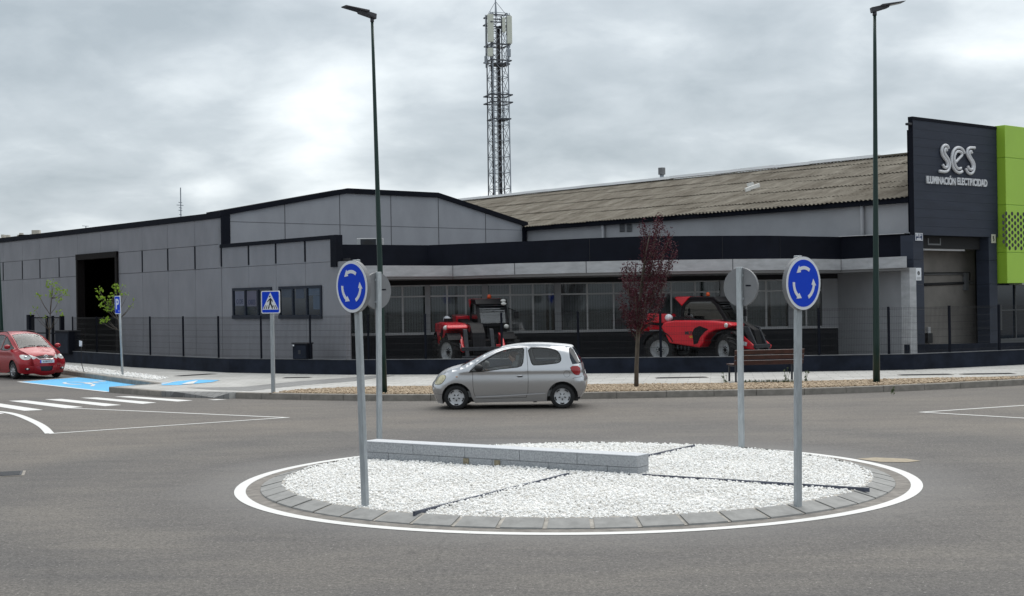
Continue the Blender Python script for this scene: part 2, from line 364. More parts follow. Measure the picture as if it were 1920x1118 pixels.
    t.links.new(nv.outputs['Color'], ad.inputs[0]); ad.inputs[1].default_value = (.9, .9, 0); t.links.new(mp.outputs[0], ad.inputs[2]); t.links.new(ad.outputs[0], v.inputs['Vector'])
    c = mixc(c, rmp(v.outputs['Distance'], .0008, (.72, .72, .72), .0018, (1, 1, 1)), .55)
    t.links.new(c, b.inputs['Base Color'])
    bp = t.nodes.new('ShaderNodeBump'); bp.inputs['Strength'].default_value = .5; bp.inputs['Distance'].default_value = .006; t.links.new(nz(60, 3, .7), bp.inputs['Height']); t.links.new(bp.outputs[0], b.inputs['Normal'])
    return m
M['asphalt'] = asphalt()
def paving(name, c1, c2, cm, bw, bh, rot, mortar=.012):
    m = bpy.data.materials.new(name); m.use_nodes = True; t = m.node_tree; b = t.nodes['Principled BSDF']; b.inputs['Roughness'].default_value = .8
    g = t.nodes.new('ShaderNodeNewGeometry'); mp = t.nodes.new('ShaderNodeMapping'); mp.inputs['Rotation'].default_value = (0, 0, rot); t.links.new(g.outputs['Position'], mp.inputs[0])
    br = t.nodes.new('ShaderNodeTexBrick'); t.links.new(mp.outputs[0], br.inputs['Vector']); br.inputs['Scale'].default_value = 1
    br.inputs['Brick Width'].default_value = bw; br.inputs['Row Height'].default_value = bh; br.inputs['Mortar Size'].default_value = mortar; br.offset = .5
    br.inputs['Color1'].default_value = (*c1, 1); br.inputs['Color2'].default_value = (*c2, 1); br.inputs['Mortar'].default_value = (*cm, 1)
    n = t.nodes.new('ShaderNodeTexNoise'); n.inputs['Scale'].default_value = .9; n.inputs['Detail'].default_value = 7; t.links.new(g.outputs['Position'], n.inputs['Vector'])
    r = t.nodes.new('ShaderNodeValToRGB'); t.links.new(n.outputs['Fac'], r.inputs[0]); r.color_ramp.elements[0].position = .3; r.color_ramp.elements[0].color = (.80, .80, .79, 1); r.color_ramp.elements[1].position = .62; r.color_ramp.elements[1].color = (1.03, 1.03, 1.03, 1)
    x = t.nodes.new('ShaderNodeMix'); x.data_type = 'RGBA'; x.blend_type = 'MULTIPLY'; x.inputs['Factor'].default_value = 1; t.links.new(br.outputs['Color'], x.inputs['A']); t.links.new(r.outputs[0], x.inputs['B']); t.links.new(x.outputs['Result'], b.inputs['Base Color'])
    return m
M['paving'] = paving('light_paving', (.46, .455, .44), (.41, .405, .39), (.27, .265, .255), .6, .4, .15)
M['tactile'] = paving('grey_tactile_paving', (.23, .23, .23), (.20, .20, .20), (.13, .13, .13), .2, .2, .5)
def roadpaint():
    m = bpy.data.materials.new('road_marking_paint'); m.use_nodes = True; t = m.node_tree; b = t.nodes['Principled BSDF']; b.inputs['Roughness'].default_value = .7
    g = t.nodes.new('ShaderNodeNewGeometry'); n = t.nodes.new('ShaderNodeTexNoise'); n.inputs['Scale'].default_value = 14; n.inputs['Detail'].default_value = 8; n.inputs['Roughness'].default_value = .75; t.links.new(g.outputs['Position'], n.inputs['Vector'])
    r = t.nodes.new('ShaderNodeValToRGB'); t.links.new(n.outputs['Fac'], r.inputs[0]); r.color_ramp.elements[0].position = .30; r.color_ramp.elements[0].color = (.36, .355, .34, 1); r.color_ramp.elements[1].position = .40; r.color_ramp.elements[1].color = (.64, .64, .63, 1)
    t.links.new(r.outputs[0], b.inputs['Base Color']); return m
M['roadpaint'] = roadpaint()
def oldroof():
    m = bpy.data.materials.new('weathered_fibre_cement'); m.use_nodes = True; t = m.node_tree; b = t.nodes['Principled BSDF']; b.inputs['Roughness'].default_value = .95
    tc = t.nodes.new('ShaderNodeTexCoord')
    def nz(s, d, r, sc):
        n = t.nodes.new('ShaderNodeTexNoise'); n.inputs['Scale'].default_value = s; n.inputs['Detail'].default_value = d; n.inputs['Roughness'].default_value = r
        mp = t.nodes.new('ShaderNodeMapping'); mp.inputs['Scale'].default_value = sc; t.links.new(tc.outputs['UV'], mp.inputs[0]); t.links.new(mp.outputs[0], n.inputs['Vector']); return n.outputs['Fac']
    def rm(x, p0, c0, p1, c1):
        r = t.nodes.new('ShaderNodeValToRGB'); t.links.new(x, r.inputs[0]); r.color_ramp.elements[0].position = p0; r.color_ramp.elements[0].color = (*c0, 1); r.color_ramp.elements[1].position = p1; r.color_ramp.elements[1].color = (*c1, 1); return r.outputs[0]
    a = rm(nz(1.2, 8, .7, (1.0, .35, 1)), .36, (.095, .080, .060), .66, (.225, .205, .172))
    c = rm(nz(6, 6, .7, (1.6, .25, 1)), .38, (.76, .75, .72), .60, (1.08, 1.08, 1.07))
    x = t.nodes.new('ShaderNodeMix'); x.data_type = 'RGBA'; x.blend_type = 'MULTIPLY'; x.inputs['Factor'].default_value = 1; t.links.new(a, x.inputs['A']); t.links.new(c, x.inputs['B']); t.links.new(x.outputs['Result'], b.inputs['Base Color'])
    return m
M['oldroof'] = oldroof()
# ================================================================ SETTING: ground, road, pavement
def V2(p): return (p[0], p[1])
struct(MB().sheet([(-900, -300), (900, -300), (900, 1500), (-900, 1500)], -.06).build('ground', mat('far_ground', (.12, .115, .10), .95, var=.2, vs=.05), fix=False))
def gridsheet(x0, x1, y0, y1, z, nx, ny):
    b = MB(); b.v = [(x0 + (x1 - x0) * i / nx, y0 + (y1 - y0) * j / ny, z) for j in range(ny + 1) for i in range(nx + 1)]
    b.f = [(j * (nx + 1) + i, j * (nx + 1) + i + 1, (j + 1) * (nx + 1) + i + 1, (j + 1) * (nx + 1) + i) for j in range(ny) for i in range(nx)]; return b
struct(gridsheet(-75, 60, -20, 110, 0, 20, 20).build('road', M['asphalt'], fix=False))

dirA = Vector((-.66, .751, 0)).normalized(); dirB = Vector((dirA.y, -dirA.x, 0))
KB = [(32, 46.5), (20, 39.9), (16, 37.4), (13.29, 35.95), (10.6, 34.76), (8.37, 33.95), (5.68, 33.60), (1.78, 33.50), (-2.13, 33.68), (-4.3, 34.30), (-6.02, 35.07), (-7.2, 35.72)]
R1 = G(430, 748); R2 = G(303, 744); N0 = G(205, 735.5); N1 = G(303, 719.5, .15); N1.z = 0; N2 = G(118, 702); N3 = N2 + dirA * 45
FEN = [(32, 53), (22, 46.6), (16.1, 43.36), (12.07, 41.44), (8.72, 41.42), (6.2, 41.6), (2.2, 42.35), (-1.03, 42.82), (-5.3, 43.85), (-9.58, 46.43), (-14.28, 51.76), (-18.97, 58.02), (-21, 60.4), (-28, 68.4), (-50, 93.4)]
def offs(line, d):            # parallel line, d to the left of travel
    out_ = []; n = len(line)
    for i, p in enumerate(line):
        a = Vector(line[max(i - 1, 0)][:2]); c = Vector(line[min(i + 1, n - 1)][:2]); t = (c - a).normalized(); out_.append((p[0] - t.y * d, p[1] + t.x * d))
    return out_
def resample(line, step):
    out_ = []
    for i in range(len(line) - 1):
        a = Vector(line[i][:2]); b = Vector(line[i + 1][:2]); k = max(1, round((b - a).length / step))
        out_ += [tuple(a.lerp(b, j / k)) for j in range(k)]
    return out_ + [tuple(line[-1][:2])]
def smooth_line(line, n=3):
    p = [np.array(q[:2], float) for q in line]
    for _ in range(n):
        q = [p[0]]
        for i in range(len(p) - 1): q += [.75 * p[i] + .25 * p[i + 1], .25 * p[i] + .75 * p[i + 1]]
        p = q + [p[-1]]
    return [tuple(a) for a in p]
front = KB + [V2(R1)]; inner_r = [V2(G(455, 735, .15)), V2(G(322, 734, .15))]
KBi = [(p[0], p[1]) for p in offs(smooth_line(KB, 2), -.05)]
pave = KBi + [V2(R1), inner_r[0], inner_r[1], V2(R2), V2(N0), V2(N1), V2(N2), V2(N3)] + FEN[::-1]
struct(MB().slab(pave, -.02, .15).build('pavement', M['paving']))
rb = MB(); rb.add([(R1.x, R1.y, .15), (R2.x, R2.y, .15), (R2.x, R2.y, .02), (R1.x, R1.y, .02), (inner_r[0][0], inner_r[0][1], .15), (inner_r[1][0], inner_r[1][1], .15)], [])
ra = Vector((R1.x, R1.y, 0)); rc = Vector((R2.x, R2.y, 0)); q1 = ra.lerp(rc, .22); q2 = ra.lerp(rc, .85)
rb = MB().add([(ra.x, ra.y, .15), (q1.x, q1.y, .02), (q2.x, q2.y, .02), (rc.x, rc.y, .15), (inner_r[1][0], inner_r[1][1], .152), (inner_r[0][0], inner_r[0][1], .152),
               (ra.x, ra.y, -.02), (q1.x, q1.y, -.02), (q2.x, q2.y, -.02), (rc.x, rc.y, -.02)], [(0, 1, 5), (1, 2, 4, 5), (2, 3, 4), (0, 6, 7, 1), (1, 7, 8, 2), (2, 8, 9, 3)])
struct(rb.build('pavement_ramp', M['tactile'], fix=False))
band = [(350, 727), (400, 731), (470, 733), (560, 723), (660, 715), (742, 704.5), (712, 703.8), (640, 709), (547, 716), (455, 725.5)]
struct(MB().sheet([V2(G(x, y, .155)) for x, y in band], .155).build('pavement_band', M['tactile'], fix=False))

def kerb_run(line, w=.13, z=.158, stone=1.0, sm=2):      # kerb stones with open joints, inside edge to the right of travel
    ls = resample(smooth_line(line, sm), .25); b = MB(); acc = 0; seg = [ls[0]]
    for i in range(1, len(ls)):
        acc += (Vector(ls[i]) - Vector(ls[i - 1])).length; seg.append(ls[i])
        if acc >= stone or i == len(ls) - 1:
            if len(seg) > 1:
                a, c = Vector(seg[0]), Vector(seg[-1]); t = (c - a).normalized() * .006
                s2 = [tuple(a + t)] + seg[1:-1] + [tuple(c - t)]
                zz = z + random.uniform(-.003, .003); inn = offs(s2, -w); o2 = offs(s2, .012)
                o3 = offs(s2, -.006)
                for j in range(len(s2) - 1):
                    b.add([(*o2[j], -.02), (*o2[j + 1], -.02), (*o2[j + 1], zz - .015), (*o2[j], zz - .015), (*o3[j], zz), (*o3[j + 1], zz), (*inn[j], zz), (*inn[j + 1], zz), (*inn[j], .1), (*inn[j + 1], .1)],
                          [(0, 1, 2, 3), (3, 2, 5, 4), (4, 5, 7, 6), (6, 7, 9, 8)])
                k = len(s2) - 1
                for jj in (0, k): b.add([(*o2[jj], -.02), (*o2[jj], zz - .015), (*o3[jj], zz), (*inn[jj], zz), (*inn[jj], -.02)], [(0, 1, 2, 3, 4)])
            acc = 0; seg = [ls[i]]
    return b
struct(kerb_run(KB).build('kerb', M['kerb'], fix=False))
for q_ in ([V2(R2), V2(N0)], [V2(N0), V2(N1)], [V2(N1), V2(N2), V2(N3)]): struct(kerb_run(q_, z=.156, sm=0).build('kerb', M['kerb'], fix=False))

# crushed-stone beds
ICO = None
def ico():
    global ICO
    if ICO is None:
        p = (1 + 5 ** .5) / 2
        v = np.array([(-1, p, 0), (1, p, 0), (-1, -p, 0), (1, -p, 0), (0, -1, p), (0, 1, p), (0, -1, -p), (0, 1, -p), (p, 0, -1), (p, 0, 1), (-p, 0, -1), (-p, 0, 1)], float); v /= np.linalg.norm(v[0])
        f = np.array([(0, 11, 5), (0, 5, 1), (0, 1, 7), (0, 7, 10), (0, 10, 11), (1, 5, 9), (5, 11, 4), (11, 10, 2), (10, 7, 6), (7, 1, 8), (3, 9, 4), (3, 4, 2), (3, 2, 6), (3, 6, 8), (3, 8, 9), (4, 9, 5), (2, 4, 11), (6, 2, 10), (8, 6, 7), (9, 8, 1)])
        ICO = (v, f)
    return ICO
def stones(name, pts, smin, smax, m, flat=.6, label=None):
    v, f = ico(); n = len(pts); pts = np.asarray(pts, float)
    A = rng.normal(size=(n, 3, 3)); Q, _ = np.linalg.qr(A)
    sc = rng.uniform(smin, smax, n)[:, None] * np.stack([rng.uniform(.7, 1.2, n), rng.uniform(.6, 1.0, n), rng.uniform(.5, .9, n)], 1)
    vv = v[None] * (1 + rng.uniform(-.25, .25, (n, 12, 1))) * sc[:, None, :]
    vv = np.einsum('nij,nkj->nki', Q, vv); vv[:, :, 2] *= flat; vv += pts[:, None, :]
    me = bpy.data.meshes.new(name); nv = n * 12; nf = n * 20
    me.vertices.add(nv); me.vertices.foreach_set('co', vv.reshape(-1))
    idx = (f[None] + (np.arange(n) * 12)[:, None, None]).reshape(-1).astype(np.int32)
    me.loops.add(nf * 3); me.loops.foreach_set('vertex_index', idx); me.polygons.add(nf)
    me.polygons.foreach_set('loop_start', np.arange(0, nf * 3, 3, dtype=np.int32)); me.polygons.foreach_set('loop_total', np.full(nf, 3, np.int32))
    me.update(); me.validate()
    at = me.attributes.new('tint', 'FLOAT', 'FACE'); at.data.foreach_set('value', np.repeat(rng.uniform(0, 1, n) ** 2.2, 20).astype(np.float32))
    me.materials.append(m); o = bpy.data.objects.new(name, me); COL.objects.link(o)
    return tag(o, label, None, None, 'stuff')
def in_poly(pts, poly):
    x, y = pts[:, 0], pts[:, 1]; c = np.zeros(len(pts), bool); n = len(poly)
    for i in range(n):
        x1, y1 = poly[i]; x2, y2 = poly[(i + 1) % n]
        m_ = ((y1 > y) != (y2 > y)) & (x < (x2 - x1) * (y - y1) / (y2 - y1 + 1e-12) + x1); c ^= m_
    return c
back = [V2(G(x, y, .15)) for x, y in ((500, 738.5), (560, 732), (640, 728.5), (700, 727.0), (900, 724.5), (1100, 722.5), (1350, 720.5), (1516, 716.5), (1640, 713.5), (1750, 710.5), (1920, 708))] + [(20, 42.2), (32, 49)]
kin = offs(smooth_line(KB, 2), -.16)
tanpoly = back + [p for p in kin if p[0] > back[0][0] - .05]
struct(MB().sheet(tanpoly, .158).build('gravel_bed', M['tanbed'], fix=False))
xs = np.array([p[0] for p in tanpoly]); ys = np.array([p[1] for p in tanpoly])
c_ = np.stack([rng.uniform(-7, 17, 60000), rng.uniform(33.4, 39.5, 60000)], 1); c_ = c_[in_poly(c_, tanpoly)][:17000]
stones('tan_gravel', np.c_[c_, np.full(len(c_), .162) + rng.uniform(-.005, .02, len(c_))], .022, .045, M['tanstone'], label='tan crushed stone in the strip behind the kerb')
# thin kerb at the back of the stone strip
struct(kerb_run(back[3:][::-1], w=.08, z=.18, stone=1.0).build('strip_edging', M['kerb'], fix=False))
wp = [V2(G(x, y, .15)) for x, y in ((60, 678), (118, 684.5), (180, 691.5), (240, 699), (318, 709), (296, 713.3), (240, 707), (180, 700), (118, 693), (60, 686.5))]
struct(MB().sheet(wp, .156).build('gravel_bed', M['whitebed'], fix=False))
c_ = np.stack([rng.uniform(-21, -10, 60000), rng.uniform(41, 56, 60000)], 1); c_ = c_[in_poly(c_, wp)][:1500]
stones('white_gravel', np.c_[c_, np.full(len(c_), .16) + rng.uniform(0, .02, len(c_))], .03, .055, M['whitestone'], label='white chippings in the narrow strip beside the blue bay')

# blue accessible bay
BC = [G(34.5, 716.6), G(145, 708.0), G(303, 723.0), G(202, 735.5)]
struct(MB().sheet([V2(p) for p in BC], .004).build('parking_bay', M['bluepaint'], fix=False))
def ribbon(line, w, z, closed=False):
    b = MB(); l = [Vector(p[:2]) for p in line]; n = len(l); L_, R_ = [], []
    for i in range(n):
        a = l[(i - 1) % n] if closed or i else l[i]; c = l[(i + 1) % n] if closed or i < n - 1 else l[i]; t = (c - a).normalized(); nn = Vector((-t.y, t.x)) * w / 2
        L_.append(l[i] + nn); R_.append(l[i] - nn)
    m_ = n if closed else n - 1
    for i in range(m_):
        j = (i + 1) % n; b.add([(*L_[i], z), (*R_[i], z), (*R_[j], z), (*L_[j], z)], [(0, 1, 2, 3)])
    return b
bl = MB()
for a, c in ((0, 1), (3, 0), (2, 3)): bl.add(*[(x.v, x.f) for x in (ribbon([BC[a], BC[c]], .12, .0085 + .0005 * a),)][0])
def bay(u, v):
    a = BC[0].lerp(BC[3], u); b = BC[1].lerp(BC[2], u); return a.lerp(b, v)
sym = [[(.42 + .13 * math.cos(t), .42 + .14 * math.sin(t)) for t in np.linspace(.6, 5.6, 14)], [(.42, .78), (.45, .50), (.58, .46), (.66, .30)], [(.43, .66), (.52, .64)]]
for k_, s_ in enumerate(sym):
    r_ = ribbon([bay(u, v) for u, v in s_], .11, .0095 + .0006 * k_); bl.add(r_.v, r_.f)
hd = [bay(.415 + .035 * math.cos(t), .86 + .05 * math.sin(t)) for t in np.linspace(0, 2 * math.pi, 12, endpoint=False)]; bl.sheet([V2(p) for p in hd], .0095)
struct(bl.build('bay_marking', M['roadpaint'], fix=False))
struct(MB().sheet([V2(G(x, y, .158)) for x, y in ((303, 718.5), (335, 714.8), (368, 712), (412, 712.6), (398, 716.5), (366, 719.5), (335, 722), (303, 722.5))], .159).build('pavement_marking', M['bluepaint'], fix=False))
wm = MB().sheet([V2(G(x, y, .164)) for x, y in ((340, 720.5), (352, 716.5), (372, 713), (362, 719.5))], .164)
r_ = ribbon([G(x, y, .164) for x, y in ((298, 721.5), (330, 714.6), (366, 711.6), (412, 712.3))], .09, .1645); wm.add(r_.v, r_.f)
struct(wm.build('pavement_marking', M['roadpaint'], fix=False))

# crossing stripes and lane lines
zb = MB()
for k, q in enumerate([((-118, 757), (-84, 756), (8, 776), (-28, 778)), ((-52, 755), (-20, 754), (81, 769), (46, 770.7)), ((16, 752), (48, 751), (156, 763.7), (123, 766)), ((84, 749.3), (115, 748.3), (227.7, 759.7), (196.7, 762)),
          ((151, 746.3), (181.7, 745.7), (294, 755.3), (266.7, 757.7)), ((215, 744), (243, 743.3), (361.7, 751.3), (333, 753.3)), ((390, 750.0), (408, 749), (426, 749.3), (404, 750.6))]):
    zb.sheet([V2(G(x, y)) for x, y in q], .004)
struct(zb.build('zebra_crossing', M['roadpaint'], fix=False))
ln = MB()
def addline(px, w, z=.005):
    r_ = ribbon([G(x, y) for x, y in px], w, z); ln.add(r_.v, r_.f)
addline([(128, 765.5), (300, 773), (540, 783.6)], .10); addline([(542, 783.2), (300, 799.5), (92, 813.8)], .10, .006)
arc = smooth_line([V2(G(x, y)) for x, y in ((-120, 765), (-5, 771.5), (30, 777), (62, 790), (82, 801), (93, 813.4))], 3)
r_ = ribbon(arc, .17, .007); ln.add(r_.v, r_.f)
addline([(1724, 773.6), (1820, 767.2), (1990, 756)], .10); addline([(1724, 773.2), (1920, 784.6), (2080, 793.5)], .10, .006)
struct(ln.build('lane_marking', M['roadpaint'], fix=False))
# spilt sand and a road cover
struct(MB().sheet([V2(G(x, y)) for x, y in ((1606, 861), (1640, 858.5), (1700, 861), (1726, 865), (1700, 867.5), (1650, 867))], .006).build('spilt_sand', M['sand'], fix=False))
def cover(pc, s, label, name='manhole_cover', z=0.0, rz=0.0, m='machgrey'):
    t = thing(name, label, 'cover', (pc[0], pc[1], z), rz)
    MB().box((0, 0, .004), (s[0] + .08, s[1] + .08, .008)).build('frame', M['kerb'], t)
    b = MB().box((0, 0, .007), (s[0], s[1], .012))
    for i in range(6): b.box((0, -s[1] / 2 + s[1] * (i + .5) / 6, .014), (s[0] * .9, s[1] * .06, .004))
    b.build('lid', M[m], t); return t
cover(G(4, 890), (.55, .55), 'dark square cover set in the asphalt at the left edge of the road', rz=.3)
for k, (x, y, lab) in enumerate(((367, 703.5, 'long dark grating in the pavement between blue patch and low wall'), (1278, 708.5, 'dark slot cover in the pavement just right of the purple tree'),
                      (1735, 703, 'dark cover in the pavement just right of the tall right lamp post'), (1852, 701.5, 'dark cover in the pavement at the far right under the green cladding'), (557, 708.5, 'small dark cover in the pavement right of the crossing sign post'))):
    cover(G(x, y, .152), (1.4, .35) if k != 4 else (.8, .3), lab, 'drain_cover', z=.152, rz=.9 if k == 0 else 0)

# ================================================================ ROUNDABOUT ISLAND
IC = (.806, 18.57)
def ring(r0, r1, z0, z1, n=160):
    b = MB()
    for k in range(n):
        t = 2 * math.pi * k / n; c, s = math.cos(t), math.sin(t); b.v += [(IC[0] + r0 * c, IC[1] + r0 * s, z0), (IC[0] + r1 * c, IC[1] + r1 * s, z1)]
    b.f = [(2 * k, 2 * k + 1, (2 * k + 3) % (2 * n), (2 * k + 2) % (2 * n)) for k in range(n)]; return b
struct(ring(4.358, 4.505, .005, .005).build('island_line', M['roadpaint'], fix=False))
struct(ring(4.17, 4.356, .007, .0035).build('island_gutter', mat('gutter_mortar', (.185, .170, .155), .9, var=.3, vs=6, bump=.4, bs=50), fix=False))
kb = MB(); nb = 52
for k in range(nb):
    t0 = 2 * math.pi * (k + .05) / nb; t1 = 2 * math.pi * (k + .95) / nb; dz_ = random.uniform(-.004, .004); sk = .006
    def P(r, t, z): return (IC[0] + r * math.cos(t), IC[1] + r * math.sin(t), z + dz_)
    for a, c in ((t0, (t0 + t1) / 2), ((t0 + t1) / 2, t1)):
        kb.add([P(4.18, a, -.01), P(4.18, c, -.01), P(4.17, c, .022), P(4.17, a, .022), P(3.95, c, .075), P(3.95, a, .075), P(3.90, c, .085), P(3.90, a, .085), P(3.88, c, .02), P(3.88, a, .02)], [(0, 1, 2, 3), (3, 2, 4, 5), (5, 4, 6, 7), (7, 6, 8, 9)])
    kb.add([P(4.18, t0, -.01), P(4.17, t0, .022), P(3.9, t0, .085), P(3.88, t0, -.01)], [(0, 1, 2, 3)]); kb.add([P(4.18, t1, -.01), P(4.17, t1, .022), P(3.9, t1, .085), P(3.88, t1, -.01)], [(0, 1, 2, 3)])
struct(kb.build('island_kerb', M['kerbgrey'], fix=False))
struct(ring(3.86, 4.16, .086, .012).build('kerb_joints', M['mortar'], fix=False))
gb = MB(); nr, na = 14, 72; gb.v = [(IC[0], IC[1], .085)]
for i in range(1, nr + 1):
    r_ = 3.9 * i / nr
    for k in range(na): t = 2 * math.pi * k / na; gb.v.append((IC[0] + r_ * math.cos(t), IC[1] + r_ * math.sin(t), .082 - .022 * (i / nr) ** 6))
gb.f = [(0, 1 + k, 1 + (k + 1) % na) for k in range(na)] + [(1 + (i - 1) * na + k, 1 + i * na + k, 1 + i * na + (k + 1) % na, 1 + (i - 1) * na + (k + 1) % na) for i in range(1, nr) for k in range(na)]
struct(gb.build('gravel_bed', M['whitebed'], fix=False))
EA, EB = G(776, 962, .1), G(1302, 836, .1); EC, ED = G(1205, 891, .1), G(1630, 917.5, .1)
ns = 56000; rr = 3.9 * np.sqrt(rng.uniform(0, 1, ns)); th = rng.uniform(0, 2 * math.pi, ns); P_ = np.c_[IC[0] + rr * np.cos(th), IC[1] + rr * np.sin(th)]
hb = .025 * np.sin(P_[:, 0] * 3.1 + 1) * np.sin(P_[:, 1] * 2.7)
stones('white_gravel', np.c_[P_, .088 + .5 * hb * (rr < 3.6) + rng.uniform(-.012, .018, ns) - .02 * (rr / 3.9) ** 8], .011, .026, M['whitestone'], flat=.75, label='white marble chippings filling the roundabout island')
def edging(a, b, lab):
    a = Vector(a); b = Vector(b); a.z = b.z = .092; t = thing('steel_edging', lab, 'edging', tuple(a), world=True, group='steel edgings dividing the island gravel')
    MB().bar(a, b, .028, .05).build('edging_bar', M['corten'], t); return t
edging(EA, G(1066, 889, .1), 'dark steel strip in white gravel from the front kerb to the granite wall')
edging(G(1205, 857, .1), EB, 'short dark steel strip in white gravel behind the right end of the granite wall')
edging(EC, ED, 'dark steel strip in white gravel from the granite wall past the right front sign')

# low granite wall across the island
WL, WR = G(682, 860.5, .08), G(1196, 893, .08); wd = (WR - WL).normalized(); wn_ = Vector((-wd.y, wd.x, 0)); wl = (WR - WL).length
t = thing('granite_wall', 'low grey granite block wall crossing the white gravel of the island', 'wall', tuple(WL), world=True)
x = 0; k = 0; ztop = .335
b1 = MB(); b2 = MB(); ws = .86; n_ = round(wl / ws); ws = wl / n_
for k in range(n_):
    c = WL + wd * (k + .5) * ws + wn_ * .16
    b1.box((c.x, c.y, .262), (ws - .006, .32, .145), math.atan2(wd.y, wd.x))
for k in range(n_ + 1):
    c = WL + wd * min(max((k) * ws, ws * .25), wl - ws * .25) + wn_ * .162; w_ = ws - .006 if 0 < k < n_ else ws / 2 - .006
    b2.box((c.x, c.y, .106), (w_, .31, .16), math.atan2(wd.y, wd.x))
b1.build('upper_course', M['granite'], t, bevel=.006); b2.build('lower_course', M['granite'], t, bevel=.006)
b3 = MB(); c = WL + wd * wl / 2 + wn_ * .16; b3.box((c.x, c.y, .3425), (wl - .002, .325, .012), math.atan2(wd.y, wd.x)); b3.build('coping', M['granitetop'], t)
b4 = MB()
for px in (858, 936): q = G(px, 873, .1); q = WL + wd * ((q - WL).dot(wd)) - wn_ * .004; b4.box((q.x, q.y, .14), (.09, .012, .08), math.atan2(wd.y, wd.x))
b4.build('rust_stain', mat('rust_patch', (.22, .19, .13), .9, var=.3, vs=30), t)

# ================================================================ ROUND SIGNS ON THE ISLAND
def arc_arrow(b, r, w, a0, a1, head, o, ex, ey, en):
    n = 10; pin = [((r - w / 2) * math.cos(t), (r - w / 2) * math.sin(t)) for t in np.linspace(R(a0), R(a1), n)]; po = [((r + w / 2) * math.cos(t), (r + w / 2) * math.sin(t)) for t in np.linspace(R(a0), R(a1), n)]
    h = [((r + w * 1.05) * math.cos(R(a1)), (r + w * 1.05) * math.sin(R(a1))), (r * .98 * math.cos(R(a1 + head)), r * .98 * math.sin(R(a1 + head))), ((r - w * 1.05) * math.cos(R(a1)), (r - w * 1.05) * math.sin(R(a1)))]
    b.prism(po + h + pin[::-1], o, ex, ey, Vector(en) * .004)
def round_sign(base, top, yaw, label, disc=.30):
    base = Vector(base); top = Vector(top); lean = (top - base); H_ = lean.length
    t = thing('roundabout_sign', label, 'road sign', tuple(base), group='round blue roundabout signs on the island', world=True)
    en = Vector((math.sin(yaw), -math.cos(yaw), 0)); ex = Vector((math.cos(yaw), math.sin(yaw), 0)); ez = lean.normalized()
    MB().bar(base - ez * .1, top, .05, .09, up=ex).build('post', M['galv'], t, bevel=.006)
    c = top - ez * (disc + .01) + en * .062
    rim = [(disc * math.cos(a), disc * math.sin(a)) for a in np.linspace(0, 2 * math.pi, 48, endpoint=False)]
    d = MB().prism(rim, c - en * .035, ex, ez, en * .05).build('sign_box', M['steelgrey'], t)
    f = [(disc * .985 * math.cos(a), disc * .985 * math.sin(a)) for a in np.linspace(0, 2 * math.pi, 48, endpoint=False)]
    MB().prism(f, c + en * .015, ex, ez, en * .003).build('border', M['signwhite'], d if False else t)
    f = [(disc * .875 * math.cos(a), disc * .875 * math.sin(a)) for a in np.linspace(0, 2 * math.pi, 48, endpoint=False)]
    fb = MB().prism(f, c + en * .018, ex, ez, en * .003).build('blue_face', M['signblue'], t)
    ar = MB()
    for a0 in (-64, 56, 176): arc_arrow(ar, disc * .575, disc * .125, a0, a0 + 57, 24, c + en * .021, ex, ez, en)
    ar.build('arrows', M['signwhite'], t)
    cl_ = MB()
    for dz2 in (.18, -.18): cl_.box(c - en * .045 + ez * dz2, (.12, .03, .035), yaw)
    cl_.build_each('clamp', M['galv'], t)
    MB().box(c - en * .037 + ex * (-.14) + ez * .02, (.09, .004, .022), yaw).build('maker_label', M['navy'], t)
    return t
def on(px, py, b): return DD(px, py, b.y)
b_ = G(685, 950, .08); round_sign(b_, on(668, 487, b_), R(-47), 'blue sign with three white arrows on the nearest left post of the island')
b_ = G(1496, 947, .08); round_sign(b_, on(1496, 479.5, b_), R(39), 'blue sign with three white arrows on the nearest right post of the island')
b_ = G(711.5, 836, .08); round_sign(b_, on(709.8, 510, b_), R(180 + 48), 'grey back of a round sign behind the left end of the granite wall')
b_ = G(1390.5, 839, .08); round_sign(b_, on(1386, 501, b_), R(180 - 40), 'grey back of a round sign on the far right post of the island')

